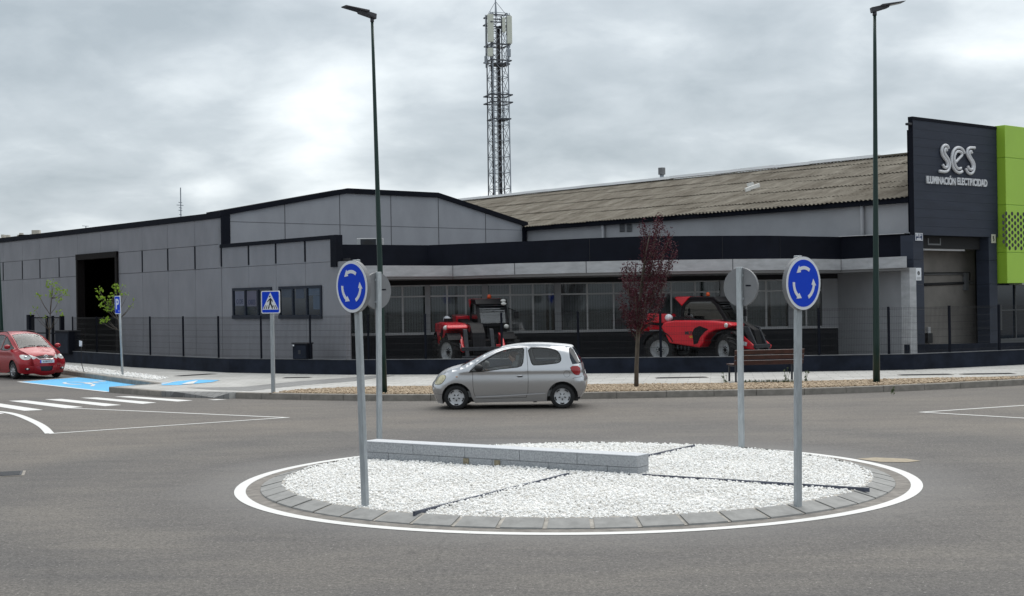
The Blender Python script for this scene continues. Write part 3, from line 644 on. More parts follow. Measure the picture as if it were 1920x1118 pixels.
# other road signs
def square_sign(name, base, top, yaw, w, h, label, post_r, kind, cat='road sign'):
    base = Vector(base); top = Vector(top); t = thing(name, label, cat, tuple(base), world=True)
    en = Vector((math.sin(yaw), -math.cos(yaw), 0)); ex = Vector((math.cos(yaw), math.sin(yaw), 0)); ez = (top - base).normalized()
    if kind == 'crossing': MB().bar(base - ez * .1, top - ez * .05, .05, .10, up=ex).build('post', M['galv'], t, bevel=.005)
    else: MB().tube([base - ez * .1, top - ez * .05], post_r, 12).build('post', M['galv'], t, smooth=True)
    c = top - ez * h / 2 + en * .05
    def rr_(w, h, r): return [(sx * (w / 2 - r) + r * math.cos(a), sz * (h / 2 - r) + r * math.sin(a)) for sx, sz, a0 in ((1, 1, 0), (-1, 1, 90), (-1, -1, 180), (1, -1, 270)) for a in [R(a0 + q) for q in (0, 30, 60, 90)]]
    pl = MB().prism(rr_(w, h, .04), c, ex, ez, en * .02).build('plate', M['signwhite'], t)
    MB().prism(rr_(w * .91, h * .92, .03), c + en * .02, ex, ez, en * .002).build('blue_face', M['signblue'], t)
    if kind == 'crossing':
        MB().prism([(-w * .43, -h * .33), (w * .43, -h * .33), (0, h * .43)], c + en * .022, ex, ez, en * .002).build('white_triangle', M['signwhite'], t)
        fb = MB(); o = c + en * .024; T_ = en * .003
        def pp(poly): fb.prism([(x * w, z * h) for x, z in poly], o, ex, ez, T_)
        pp([(-.025 + .04 * math.cos(a), .25 + .04 * math.sin(a)) for a in np.linspace(0, 2 * math.pi, 14, endpoint=False)])
        pp([(-.05, .15), (.01, .19), (.07, .14), (.13, .06), (.11, -.01), (.085, .0), (.09, .05), (.05, .08), (.05, -.07), (.15, -.21), (.10, -.28), (.07, -.26), (.01, -.11), (-.04, -.13), (-.05, -.22), (-.10, -.30), (-.14, -.28), (-.10, -.18), (-.055, -.06), (-.04, .09), (-.16, -.01), (-.17, .02)])
        for i in (-3, -2, -1, 1, 2, 3):
            x0 = i * .095; x1 = i * .125
            if abs(i) > 1: pp([(x0 * .93 - .016, -.14), (x0 * .93 + .016, -.14), (x1 * .93 + .022, -.30), (x1 * .93 - .022, -.30)])
            else: pp([(x0 * .9 - .014, -.22), (x0 * .9 + .014, -.22), (x1 * .9 + .022, -.30), (x1 * .9 - .022, -.30)])
        fb.build('walking_figure', M['black'], t)
    else:
        text_mesh('letter_p', 'P', h * .78, M['signwhite'], t, c + en * .024 - ex * w * .04 + ez * h * .02, ex, ez, .002, off=.012)
        MB().tube([c + en * .026 + ex * w * .28 - ez * h * .34 + ex * .03 * math.cos(a) + ez * .03 * math.sin(a) for a in np.linspace(.5, 5.8, 9)], .006, 5).build('wheelchair_mark', M['signwhite'], t)
    return t
b_ = G(512.5, 737, .15); square_sign('crossing_sign', b_, on(509.5, 545.5, b_), R(-22), .55, .58, 'square blue sign with a walking figure in a white triangle beside the zebra crossing', .05, 'crossing')
b_ = G(230, 704.5, .15); square_sign('parking_sign', b_, on(223.2, 555, b_), R(-48), .40, .60, 'small blue sign with a white letter P by the blue bay', .038, 'P')
# tag on a thin cable
b_ = G(158, 698, .15); t = thing('cable_tag', 'small white tag on a thin black cable hanging by the left pavement', 'tag', tuple(b_), world=True)
MB().tube([b_, DD(157, 696, b_.y), DD(153.5, 684, b_.y), DD(152.5, 665, b_.y), DD(152.2, 648, b_.y)], .012, 6).build('cable', M['black'], t, smooth=True)
MB().prism([(-.055, -.10), (.045, -.115), (.05, .08), (-.05, .10)], DD(151.2, 644, b_.y), (1, 0, 0), (0, 0, 1), (0, .015, 0)).build('tag_card', M['signwhite'], t)

# ================================================================ STREET LAMPS
def lamp(base, top, side, label, r0=.085, r1=.04, yaw=0.0):
    base = Vector(base); top = Vector(top); t = thing('street_lamp', label, 'street lamp', tuple(base), group='tall dark green street lamps', world=True)
    n = 9; MB().tube([base.lerp(top, i / n) for i in range(n + 1)], [r0 + (r1 - r0) * i / n for i in range(n + 1)], 20).build('pole', M['lampgreen'], t, smooth=True)
    d0 = (base - top).normalized()
    MB().lathe([(.001, .0), (r0 * 1.35, .0), (r0 * 1.35, .02), (r0 * 1.1, .03)], base + Vector((0, 0, .005)), n=20).build('base_plate', M['lampgreen'], t)
    MB().tube([top - Vector((0, 0, .02)), top + Vector((0, 0, .07))], r1 * 1.35, 14).build('collar', M['lamphead'], t, smooth=True)
    ex = Vector((side * math.cos(yaw), -math.sin(yaw), .10 if side < 0 else .17)).normalized(); ey = Vector((0, 0, 1)).cross(ex).normalized(); ez = ex.cross(ey)
    c = top + Vector((0, 0, .14)); Mx = Matrix((ex, ey, ez)).transposed()
    arm = MB(); arm.add([c + Mx @ Vector(p) for p in ((-.10, -.07, -.08), (-.10, .07, -.08), (-.10, .07, .06), (-.10, -.07, .06), (.36, -.10, -.02), (.36, .10, -.02), (.40, .13, .075), (.40, -.13, .075))],
              [(0, 1, 2, 3), (4, 7, 6, 5), (0, 4, 5, 1), (1, 5, 6, 2), (2, 6, 7, 3), (3, 7, 4, 0)]).build('bracket', M['lamphead'], t, bevel=.015)
    hd_ = MB(); hd_.add([c + Mx @ Vector(p) for p in ((.16, -.17, .03), (.16, .17, .03), (.78, .15, .055), (.78, -.15, .055), (.16, -.17, .085), (.16, .17, .085), (.82, .15, .075), (.82, -.15, .075))],
              [(0, 3, 2, 1), (4, 5, 6, 7), (0, 1, 5, 4), (1, 2, 6, 5), (2, 3, 7, 6), (3, 0, 4, 7)]).build('lamp_head', M['lamphead'], t, bevel=.012)
    MB().add([c + Mx @ Vector(p) for p in ((.26, -.13, .028), (.26, .13, .028), (.72, .12, .046), (.72, -.12, .046))], [(0, 1, 2, 3)]).build('lens', M['glassdark'], t, fix=False)
    return t
b_ = G(720, 738, .15); lamp(b_, on(697.8, 40, b_), -1, 'tall dark green lamp post rising behind the left round signs, head pointing left', .085, .035, R(35))
b_ = G(1643.5, 719, .15); lamp(b_, on(1640, 28, b_), 1, 'tall dark green lamp post near the dark shop front, head pointing right', .09, .04, R(-8))
b_ = DD(4, 700, 52.6); b_.z = .15; lamp(b_, DD(-24, 60, 52.6), -1, 'dark green lamp post cut by the left edge of the picture beside the red car', .12, .05, R(35))

# ================================================================ LOW WALL AND FENCE
fl = FEN[::-1]
t = thing('boundary_wall', 'long low navy blue wall carrying the fence behind the pavement', 'wall', (fl[8][0], fl[8][1], .15), world=True)
wb = MB(); cp = MB()
wline = fl; oin = offs(wline, .20)
for i in range(len(wline) - 1):
    a, c = wline[i], wline[i + 1]; ai, ci = oin[i], oin[i + 1]; z1 = .615
    wb.add([(*a, .1), (*c, .1), (*ci, .1), (*ai, .1), (*a, z1), (*c, z1), (*ci, z1), (*ai, z1)], [(0, 1, 5, 4), (2, 3, 7, 6), (4, 5, 6, 7)])
    o1 = offs([a, c], -.012); o2 = offs([ai, ci], .012)
    cp.add([(*o1[0], z1), (*o1[1], z1), (*o2[1], z1), (*o2[0], z1), (*o1[0], z1 + .018), (*o1[1], z1 + .018), (*o2[1], z1 + .018), (*o2[0], z1 + .018)], [(0, 1, 5, 4), (2, 3, 7, 6), (4, 5, 6, 7), (0, 3, 2, 1)])
wb.build('wall_body', M['navy_wall'], t); cp.build('coping', M['coping'], t)
fc = [(p[0], p[1]) for p in offs(wline, .10)]
def fence_point(px):           # where the sight line through px meets the fence line
    d = ray(px, 600)
    for i in range(len(fc) - 1):
        a = np.array(fc[i]); c = np.array(fc[i + 1]); A_ = np.array([[d[0], -(c - a)[0]], [d[1], -(c - a)[1]]])
        try: s_ = np.linalg.solve(A_, a)
        except Exception: continue
        if -1e-6 <= s_[1] <= 1 + 1e-6 and s_[0] > 0: return tuple(a + (c - a) * s_[1]), i
tf = thing('mesh_fence', 'dark wire mesh fence with slim posts on top of the low navy wall', 'fence', (fc[8][0], fc[8][1], .63), world=True)
posts = [136, 181, 281, 343, 409, 489, 581, 690, 797, 940, 1083.5, 1238, 1387, 1535, 1666, 1780, 1873, 1960, 2040]
fp = [fence_point(p) for p in posts]; ztop = 2.06
for (p, i) in fp:
    MB().box((p[0], p[1], (.6 + ztop) / 2), (.06, .06, ztop - .6), .3).build('post', M['navy'], tf)
for k in range(len(fp) - 1):
    (p, i), (q, j) = fp[k], fp[k + 1]
    path = [p] + [fc[m_] for m_ in range(i + 1, j + 1)] + [q]; b = MB(); wr = .0019
    for a, c in zip(path[:-1], path[1:]):
        a = Vector(a); c = Vector(c); Ls = (c - a).length
        if Ls < .02: continue
        d = (c - a) / Ls; nn = Vector((-d.y, d.x)); n = max(1, int(Ls / .05))
        for w_ in range(n):
            e = a + d * (w_ + .5) * Ls / n
            prof = [(.66, 0), (.70, .018), (.74, 0), (1.30, 0), (1.34, .018), (1.38, 0), (1.96, 0), (2.0, .018), (2.04, 0)]
            for u in (0,):
                vs = []; o = len(b.v)
                for z, of in ((.66, 0), (2.04, 0)):
                    for sx, sy in ((-1, -1), (1, -1), (1, 1), (-1, 1)): g_ = e + d * sx * wr + nn * (of + sy * wr); vs.append((g_.x, g_.y, z))
                b.add(vs, [(0, 1, 5, 4), (1, 2, 6, 5), (2, 3, 7, 6), (3, 0, 4, 7)])
        for z in (.68, .72, .92, 1.12, 1.32, 1.36, 1.56, 1.76, 1.98, 2.02):
            b.bar((*a, z), (*c, z), .006, .006)
    b.build('mesh_panel', M['black'], tf, fix=False)

# gate at the far left and its cabinet
def fpt(px): (p, i) = fence_point(px); return Vector((p[0], p[1], 0))
t = thing('garden_gate', 'dark framed gate at the left end of the fence, beyond the red car', 'gate', tuple(fpt(97)), world=True)
for a, w_, zt in ((57, .26, 2.15), (88, .1, 2.1), (99, .1, 2.1), (116, .16, 2.1)):
    p = fpt(a); MB().box((p.x, p.y, (.15 + zt) / 2), (w_, w_, zt - .15), .7).build('gate_post', M['navy'], t)
gbm = MB()
for z in (2.02, 1.35, .7): gbm.bar((*fpt(57)[:2], z), (*fpt(116)[:2], z), .05, .05)
gbm.build('gate_rail', M['navy'], t)
gm = MB(); a, c = fpt(57), fpt(116)
for i in range(40): p = a.lerp(c, (i + .5) / 40); gm.bar((p.x, p.y, .7), (p.x, p.y, 2.0), .008, .008)
gm.build('gate_mesh', M['black'], t, fix=False)
def cabinet(px0, px1, zb_, zt_, label, dial, off=0.0, dep=.3):
    a, c = fpt(px0), fpt(px1); d = (c - a).normalized(); nn = Vector((-d.y, d.x, 0)); nn = nn if nn.y < 0 else -nn; m_ = (a + c) / 2 - nn * off
    w_ = (c - a).length; t = thing('utility_cabinet', label, 'cabinet', (m_.x, m_.y, zb_), world=True)
    an = math.atan2(d.y, d.x)
    MB().box((m_.x, m_.y, (zb_ + zt_) / 2), (w_, dep, zt_ - zb_), an).build('cabinet_body', M['navy'], t, bevel=.01)
    MB().box((m_.x, m_.y, zt_ + .02), (w_ + .05, dep + .05, .04), an).build('lid', M['joint'], t)
    f = m_ + nn * (dep / 2 + .008)
    MB().box((f.x, f.y, (zb_ + zt_) / 2 - .02), (w_ * .88, .012, (zt_ - zb_) * .86), an).build('door', M['navy_wall'], t)
    if dial:
        g_ = f + nn * .01; MB().box((g_.x, g_.y, (zb_ + zt_) / 2 - .02), (.10, .01, .13), an).build('meter_window', M['machgrey'], t)
        g2 = f - d * w_ * .42 + nn * .01; MB().box((g2.x, g2.y, zt_ - .05), (.05, .01, .05), an).build('label_plate', M['signwhite'], t)
    return t
cabinet(553.5, 580, .635, 1.13, 'small dark meter cabinet on the low wall under the right office window', True)
cabinet(113.5, 139.5, .5, 1.45, 'tall dark cabinet by the left gate, beside the open warehouse door', False, dep=.5)
# ================================================================ BUILDINGS
P0 = ray(632, 600); P0 = (P0[0] / P0[1] * 45, 45.0)
PA = Plane(P0, (P0[0] + dirA.x, P0[1] + dirA.y))            # long office and workshop face, s grows away to the left
s_g = PA.s(415, 450); gC = PA.at(s_g, 0)
PG = Plane(V2(gC), (gC.x + dirB.x, gC.y + dirB.y))          # gable end
TZ = .30
fo = [V2(p) for p in offs(fl, .19)]
terr = fo + [(40, 75), (-45, 120)]
struct(MB().slab(terr, -.02, TZ).build('forecourt', M['forecourt']))

wh = thing('warehouse', 'long grey panelled warehouse with a truncated gable and an open dark door', 'building', tuple(PA.at(s_g, TZ)), world=True)
n3 = Vector((PA.n[0], PA.n[1], 0)); u3 = Vector((PA.u[0], PA.u[1], 0))
def pbox(b, pl, s0, s1, z0, z1, d0, d1):        # box on a facade plane from depth d0 to d1 (positive = towards the road)
    u = Vector((pl.u[0], pl.u[1], 0)); n = Vector((pl.n[0], pl.n[1], 0)); c = pl.at((s0 + s1) / 2, (z0 + z1) / 2, (d0 + d1) / 2)
    return b.box(c, (abs(s1 - s0), abs(d1 - d0), z1 - z0), math.atan2(u.y, u.x))
joints = [PA.s(p, 500) for p in (415, 366, 315, 267, 222, 146, 111, 75, 42, 6)]
step = joints[-1] - joints[-2]
while joints[-1] < s_g + 60: joints.append(joints[-1] + step)
ZS0, ZS1, ZT = 3.80, 4.68, 5.64
wall = MB(); back_ = MB(); slots = MB()
for i in range(len(joints) - 1):
    a, c = joints[i], joints[i + 1]; g_ = .008
    if i == 4:     # doorway
        m_ = PA.s(189, 460); pbox(wall, PA, a + g_, m_ - g_, 4.74, ZT, -.18, 0); pbox(wall, PA, m_ + g_, c - g_, 4.74, ZT, -.18, 0); pbox(back_, PA, a, c, 4.74, ZT, -.22, -.185); continue
    for z0, z1 in ((TZ - .2, ZS0 - .008), (ZS0 + .008, ZS1 - .008), (ZS1 + .008, ZT)): pbox(wall, PA, a + g_, c - g_, z0, z1, -.18, 0)
    pbox(back_, PA, a, c, TZ - .2, ZT, -.22, -.185)
for i, j in enumerate(joints[:-1]):
    if i in (0, 4, 5): continue
    pbox(slots, PA, j - .045, j + .045, ZS0 + .02, ZS1 - .01, -.01, .012)
wall.build('wall', M['panel'], wh); back_.build('wall_core', M['joint'], wh); slots.build_each('drainage_slot', M['navy'], wh)
cb = MB(); pbox(cb, PA, s_g, joints[-1], ZT, 5.86, -.25, .05); cb.build('coping', M['navy'], wh)
# door frame and the hall inside
dA, dB = joints[4], joints[5]
df = MB(); pbox(df, PA, dA - .02, dA + .16, TZ, 4.74, -.25, .09); pbox(df, PA, dB - .12, dB + .02, TZ, 4.74, -.25, .09); pbox(df, PA, dA - .02, dB + .02, 4.50, 4.742, -.251, .10)
df.build('door_frame', M['brownframe'], wh)
qR = PG.s(985, 420); q1_, q2_ = PG.s(650, 358), PG.s(820, 366)
prof = [(0, 3.9), (0, 5.80), (q1_, 6.86), (q2_, 6.87), (qR, 5.78), (qR, 3.9)]
def pg(q, z, back=0.0): p = PG.at(q, z); return p + Vector((PA.u[0], PA.u[1], 0)) * back
gw = MB(); a = [pg(q, z) for q, z in prof]; bk = [pg(q, z, .2) for q, z in prof]; n = len(a)
gw.add(a + bk, [tuple(range(n)), tuple(range(2 * n - 1, n - 1, -1))] + [(i, (i + 1) % n, (i + 1) % n + n, i + n) for i in range(n)])
gw.build('gable_wall', M['panel2'], wh)
rf = MB()
top = [(-.05, 5.84), (q1_, 6.90), (q2_, 6.91), (qR + .1, 5.80)]
for (qa, za), (qb, zb2) in zip(top[:-1], top[1:]):
    rf.add([pg(qa, za, -.06), pg(qb, zb2, -.06), pg(qb, zb2, 1.0), pg(qa, za, 1.0), pg(qa, za + .06, -.06), pg(qb, zb2 + .06, -.06), pg(qb, zb2 + .06, 1.0), pg(qa, za + .06, 1.0)], [(0, 3, 2, 1), (4, 5, 6, 7), (0, 1, 5, 4), (1, 2, 6, 5), (2, 3, 7, 6), (3, 0, 4, 7)])
rf.add([pg(.1, 5.70, 1.0), pg(qR, 5.70, 1.0), pg(qR, 5.70, 60), pg(.1, 5.70, 60), pg(.1, 5.78, 1.0), pg(qR, 5.78, 1.0), pg(qR, 5.78, 60), pg(.1, 5.78, 60)], [(0, 3, 2, 1), (4, 5, 6, 7), (0, 1, 5, 4), (1, 2, 6, 5), (2, 3, 7, 6), (3, 0, 4, 7)])
rf.build('roof', M['navy'], wh)
tr = MB()
for (qa, za), (qb, zb2) in zip(top[:-1], top[1:]):
    tr.add([pg(qa, za - .13, -.075), pg(qb, zb2 - .13, -.075), pg(qb, zb2 + .07, -.075), pg(qa, za + .07, -.075), pg(qa, za - .13, -.001), pg(qb, zb2 - .13, -.001), pg(qb, zb2 + .07, -.001), pg(qa, za + .07, -.001)], [(0, 3, 2, 1), (4, 5, 6, 7), (0, 1, 5, 4), (1, 2, 6, 5), (2, 3, 7, 6), (3, 0, 4, 7)])
qc = PG.s(430, 420); c_ = (pg(-.02, 5.2, -.035) + pg(qc, 5.2, -.035)) / 2
tr.box(c_, (abs(qc) + .02, .07, 1.3), math.atan2(dirB.y, dirB.x))
tr.box(pg(qR - .1, 4.95, -.035), (.2, .07, 1.9), math.atan2(dirB.y, dirB.x))
tr.build('gable_trim', M['navy'], wh)
gj = MB()
for px in (534, 637, 733, 822, 910):
    q = PG.s(px, 400); zt = np.interp(q, [p[0] for p in top], [p[1] for p in top]) - .13; gj.box(pg(q, (3.95 + zt) / 2, -.003), (.03, .008, zt - 3.95), math.atan2(dirB.y, dirB.x))
gj.box(pg(qR * .5, 5.52, -.002), (qR - .3, .006, .016), math.atan2(dirB.y, dirB.x))
gj.build('panel_joints', mat('joint_soft', (.09, .092, .10), .9), wh)
# the hall inside
hb_ = MB(); sE = joints[-1]
def hp(s, q, z): p = PA.at(s, z, -q); return p
def quadslab(b, pts, t):
    pts = [Vector(p) for p in pts]; b.add(pts + [p + Vector(t) for p in pts], [(0, 1, 2, 3), (7, 6, 5, 4), (0, 4, 5, 1), (1, 5, 6, 2), (2, 6, 7, 3), (3, 7, 4, 0)])
quadslab(hb_, [hp(s_g + .3, 15, TZ), hp(sE, 15, TZ), hp(sE, 15, 5.8), hp(s_g + .3, 15, 5.8)], (.1, .1, 0))
quadslab(hb_, [hp(sE, 0, TZ), hp(sE, 15, TZ), hp(sE, 15, 6.8), hp(sE, 0, 6.8)], tuple(u3 * .15))
quadslab(hb_, [hp(s_g + .3, .3, TZ), hp(s_g + .3, 15, TZ), hp(s_g + .3, 15, 6), hp(s_g + .3, .3, 5.8)], tuple(u3 * .1))
quadslab(hb_, [hp(s_g + .3, .25, TZ + .004), hp(sE, .25, TZ + .004), hp(sE, 15, TZ + .004), hp(s_g + .3, 15, TZ + .004)], (0, 0, .02))
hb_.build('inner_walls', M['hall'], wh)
t = thing('storage_rack', 'dim ochre rack high up inside the open warehouse door', 'rack', tuple(hp((dA + dB) / 2 - .1, 3.6, TZ)), world=True)
rk = MB(); sm = (dA + dB) / 2 - .1
for ds in (-.55, 0, .55):
    for q in (2.2, 2.9): rk.bar(hp(sm + ds, q, TZ), hp(sm + ds, q, 4.2), .06, .06)
rk.build('rack_frame', mat('rack_ochre', (.40, .22, .09), .7), t)
cr_ = MB()
for z in (2.9, 3.8):
    for k in range(5): p = hp(sm - .5 + k * .24, 2.5, z); cr_.box(p, (.16, .5, .5), math.atan2(u3.y, u3.x))
cr_.build('rack_load', mat('rack_load', (.30, .17, .09), .9, var=.5, vs=4), t)

# ---- office annexe in front of the gable, with canopy and dark band
an = thing('office_annexe', 'low grey office annexe with navy parapet, pale canopy and shaded shop windows', 'building', tuple(PA.at(0, TZ)), world=True)
aj = [PA.s(p, 470) for p in (415, 466, 517, 572)] + [PA.s(648, 600)]
aw = MB(); ab = MB(); asl = MB()
for a, c in zip(aj[:-1], aj[1:]):
    zt = 4.54
    e = c if c != aj[-1] else c
    if c == aj[-1]:
        s632 = PA.s(630, 470)
        pbox(aw, PA, a - .008, s632, ZS0 + .006, zt, -.2, 0); pbox(aw, PA, a - .008, c, TZ - .2, ZS0 - .006, -.2, 0)
    else:
        pbox(aw, PA, a - .008, c + .008, ZS0 + .006, zt, -.2, 0); pbox(aw, PA, a - .008, c + .008, TZ - .2, ZS0 - .006, -.2, 0)
    pbox(ab, PA, a, c + .03, TZ - .2, 3.9, -.25, -.205)
for j in aj[:4]: pbox(asl, PA, j - .045, j + .045, ZS0 + .05, 4.54, -.01, .012)
aw.build('wall', M['panel'], an); ab.build('wall_core', M['joint'], an); asl.build_each('drainage_slot', M['navy'], an)
pt = MB(); pbox(pt, PA, s_g + .03, PA.s(622, 450), 4.54, 4.67, -.26, .06)
pt.build('coping', M['navy'], an)
# office windows
def win(px0, px1, z0, z1, posters_and_reflections, label):
    s0, s1 = PA.s(px0, 570), PA.s(px1, 570); w = abs(s1 - s0)
    fr = MB(); fw = .085
    pbox(fr, PA, s0, s1, z1 - fw, z1, -.02, .05); pbox(fr, PA, s0, s1, z0, z0 + fw * 1.5, -.021, .07)
    xs = [0, .335, .665, 1]
    for k, f in enumerate(xs):
        s = s0 + (s1 - s0) * f; hw = fw / 2 if 0 < k < 3 else fw / 2; s += (0 if 0 < k < 3 else (-(np.sign(s1 - s0)) if k == 3 else np.sign(s1 - s0)) * fw / 2)
        pbox(fr, PA, s - hw, s + hw, z0 + fw * 1.5 + .002, z1 - fw - .002, -.019, .048)
    o = fr.build('window', mat('window_frame_navy', (.022, .027, .04), .7, spec=.2), an)
    g_ = MB(); pbox(g_, PA, s0, s1, z0 + fw, z1 - fw * .5, .004, .014); g_.build('pane', M['glassdark'], o, base=None) if False else None
    g_ob = g_.build('pane', M['glassdark'], an); g_ob.parent = o
    for (f0, f1, h0, h1, col, txts) in posters_and_reflections:
        pb = MB(); sa, sb = s0 + (s1 - s0) * f0, s0 + (s1 - s0) * f1; za, zb_ = z0 + (z1 - z0) * h0, z0 + (z1 - z0) * h1
        pbox(pb, PA, sa, sb, za, zb_, .0145, .018); po = pb.build('poster_and_reflection', mat('poster_and_reflection', col, .6, var=.08, vs=3), an)
        po.parent = o
        for (tx, fz, sz, cc) in txts:
            c = PA.at((sa + sb) / 2, za + (zb_ - za) * fz, .0185); text_mesh('poster_lettering', tx, sz, mat('poster_ink', cc, .6), an, c, -u3, (0, 0, 1), .001, sx=.9, off=.006).parent = o
    return o
win(437.5, 510.5, 1.93, 3.04, [(.06, .30, .42, .90, (.11, .12, .17), [('O DE', .28, .22, (.01, .02, .06))]), (.37, .62, .40, .90, (.085, .085, .125), [('OBES', .25, .24, (.01, .02, .07))])], '')
win(524.5, 604.5, 1.93, 3.04, [(.07, .31, .66, .93, (.035, .05, .075), []), (.40, .60, .62, .92, (.035, .05, .08), []), (.70, .95, .70, .95, (.05, .075, .115), []), (.80, .95, .28, .69, (.045, .07, .11), [])], '')  # blank bluish patches here are reflections painted onto the panes, not posters

# canopy, parapet band and the shaded glazed front
FT = [(-7.0, 44.3)] + [V2(G(x, y, 3.65)) for x, y in ((717, 498.0), (849, 498.8))]
FT = [V2(PA.at(PA.s(648, 520) + .3, 0, -.3)), V2(G(717, 498, 3.65)), V2(G(849, 498.4, 3.65)), V2(G(950, 494.4, 3.65)), V2(G(1060, 491.4, 3.65)), V2(G(1200, 488.4, 3.65)), V2(G(1372, 486.0, 3.65)), V2(G(1480, 485.2, 3.65)), V2(G(1577, 486.4, 3.65)), V2(G(1640, 483.3, 3.65)), V2(G(1700, 480.6, 3.65))]
FTs = FT
FBk = [(-3.9, 48.55), (11.9, 48.95)]
can = MB(); dep_in = [(13.3, 48.9), (-5.2, 48.6)]
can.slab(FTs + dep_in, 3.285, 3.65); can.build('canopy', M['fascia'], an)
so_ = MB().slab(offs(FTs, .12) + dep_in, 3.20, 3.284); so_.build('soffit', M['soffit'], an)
cj = MB()
def along(line, px):
    d = ray(px, 500)
    for i in range(len(line) - 1):
        a = np.array(line[i]); c = np.array(line[i + 1]); s_ = np.linalg.solve(np.array([[d[0], -(c - a)[0]], [d[1], -(c - a)[1]]]), a)
        if 0 <= s_[1] <= 1: return a + (c - a) * s_[1], math.atan2((c - a)[1], (c - a)[0])
for px in (849, 965, 1099, 1374, 1577):
    r_ = along(FTs, px)
    if r_: cj.box((r_[0][0], r_[0][1], 3.467), (.02, .012, .364), r_[1])
cj.build('canopy_joints', M['joint'], an)
PR = [(622, 458.5), (720, 459.3), (801, 460), (850, 458), (1000, 452), (1100, 447), (1200, 443.5), (1300, 442.5), (1440, 442), (1577, 444.5), (1701, 438.6)]
PRw = [V2(G(x, y, 4.45)) for x, y in PR]
pb = MB(); inn = offs(PRw, .22)
for i in range(len(PRw) - 1):
    pb.add([(*PRw[i], 3.5), (*PRw[i + 1], 3.5), (*inn[i + 1], 3.5), (*inn[i], 3.5), (*PRw[i], 4.45), (*PRw[i + 1], 4.45), (*inn[i + 1], 4.45), (*inn[i], 4.45)], [(0, 1, 5, 4), (2, 3, 7, 6), (4, 5, 6, 7), (0, 3, 2, 1)])
pb.build('parapet_band', M['navy'], an)
pc = MB()
sA = PA.s(622, 450); sBv = PA.s(632.5, 450); pbox(pc, PA, sA, sBv, 3.62, 4.67, -.2, .065)
pc.build('parapet_corner', M['navy'], an)
pj = MB()
for px in (1106, 1355, 1463): 
    r_ = along(PRw, px)
    if r_: pj.box((r_[0][0], r_[0][1], 4.05), (.012, .012, .8), r_[1])
pj.build('band_joints', M['black'], an)
pl_ = MB(); 
for (x0, y0), (x1, y1) in (((1577, 444.5), (1701, 438.6)),):
    a = G(x0, y0, 4.45); c = G(x1, y1, 4.45); pl_.bar(a + Vector((0, .05, .012)), c + Vector((0, .05, .012)), .34, .022)
pl_.build('light_flashing', M['alu'], an)
# flat roof
frf = MB().slab(inn + [V2(PG.at(qR, 0)), V2(gC)] , 3.70, 3.88); frf.build('roof', M['joint'], an)

PF = Plane(FBk[0], FBk[1])
sB = lambda px: PF.s(px, 580)
ws_ = MB(); pbox(ws_, PF, -2.5, 17.2, TZ - .2, 1.27, -.3, 0); ws_.build('sill_wall', mat('dark_brick_sill', (.018, .019, .024), .8, var=.2, vs=5), an)
sl = MB(); pbox(sl, PF, -2.5, sB(1571), 1.272, 1.31, -.25, .05); sl.build('sill', M['alu'], an)
li = MB(); pbox(li, PF, -2.5, 17.2, 3.03, 3.20, -.3, .02); li.build('lintel', M['dark'], an)
pil = [(640, 655), (797, 807), (904, 915.5), (1040, 1052.5), (1202, 1216), (1351, 1363.5), (1478, 1489), (1541, 1571)]
pm = MB()
for a, c in pil: pbox(pm, PF, sB(a), sB(c), 1.312, 3.03, -.28, .03)
pm.build_each('pillar', M['render_grey'], an)
mull = [(704, 755), (838.5, 873.5), (957, 999.6), (1101.6, 1151), (1259, 1304), (1400, 1437), (1512,)]
for k in range(7):
    a, c = sB(pil[k][1]), sB(pil[k + 1][0]); fr = MB()
    for px in mull[k]: s = sB(px); pbox(fr, PF, s - .03, s + .03, 1.312, 3.028, -.10, -.03)
    pbox(fr, PF, a + .001, c - .001, 2.60, 2.655, -.10, -.031)
    for z0, z1 in ((1.312, 1.36), (2.985, 3.028)): pbox(fr, PF, a + .001, c - .001, z0, z1, -.099, -.032)
    o = fr.build('shop_window', M['alu'], an)
    g_ = MB(); pbox(g_, PF, a, c, 1.33, 3.0, -.07, -.06); gg = g_.build('pane', M['glass'], an); gg.parent = o
    bl_ = MB(); s = a + .04; last = None
    while s < c - .06:
        if not (random.random() < .05): pbox(bl_, PF, s, s + .085, 1.36, 2.99, -.26 - random.uniform(0, .02), -.25)
        s += .092
    bb = bl_.build('vertical_blinds', M['blind'], an); bb.parent = o
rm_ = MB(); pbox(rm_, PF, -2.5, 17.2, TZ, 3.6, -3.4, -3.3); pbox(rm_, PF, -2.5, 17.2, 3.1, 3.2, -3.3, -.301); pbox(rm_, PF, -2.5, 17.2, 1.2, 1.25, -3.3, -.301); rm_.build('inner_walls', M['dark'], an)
# right-hand return wall and the leg that carries the canopy
cA, cB = G(1571, 658.6, TZ), DD(1698, 600, 45.2)
PW = Plane(V2(PF.at(sB(1571), 0)), V2(cB)); Lw = PW.s(1698, 600)
rw = MB(); pbox(rw, PW, 0, Lw, TZ - .2, 3.2, -.2, 0); rw.build('return_wall', M['render_grey'], an)
lg = MB(); q = DD(1705.5, 600, 44.6); lg.box((q.x, q.y + .05, 1.69), (.24, .5, 3.186), .3); lg.build('canopy_leg', M['fascia'], an)
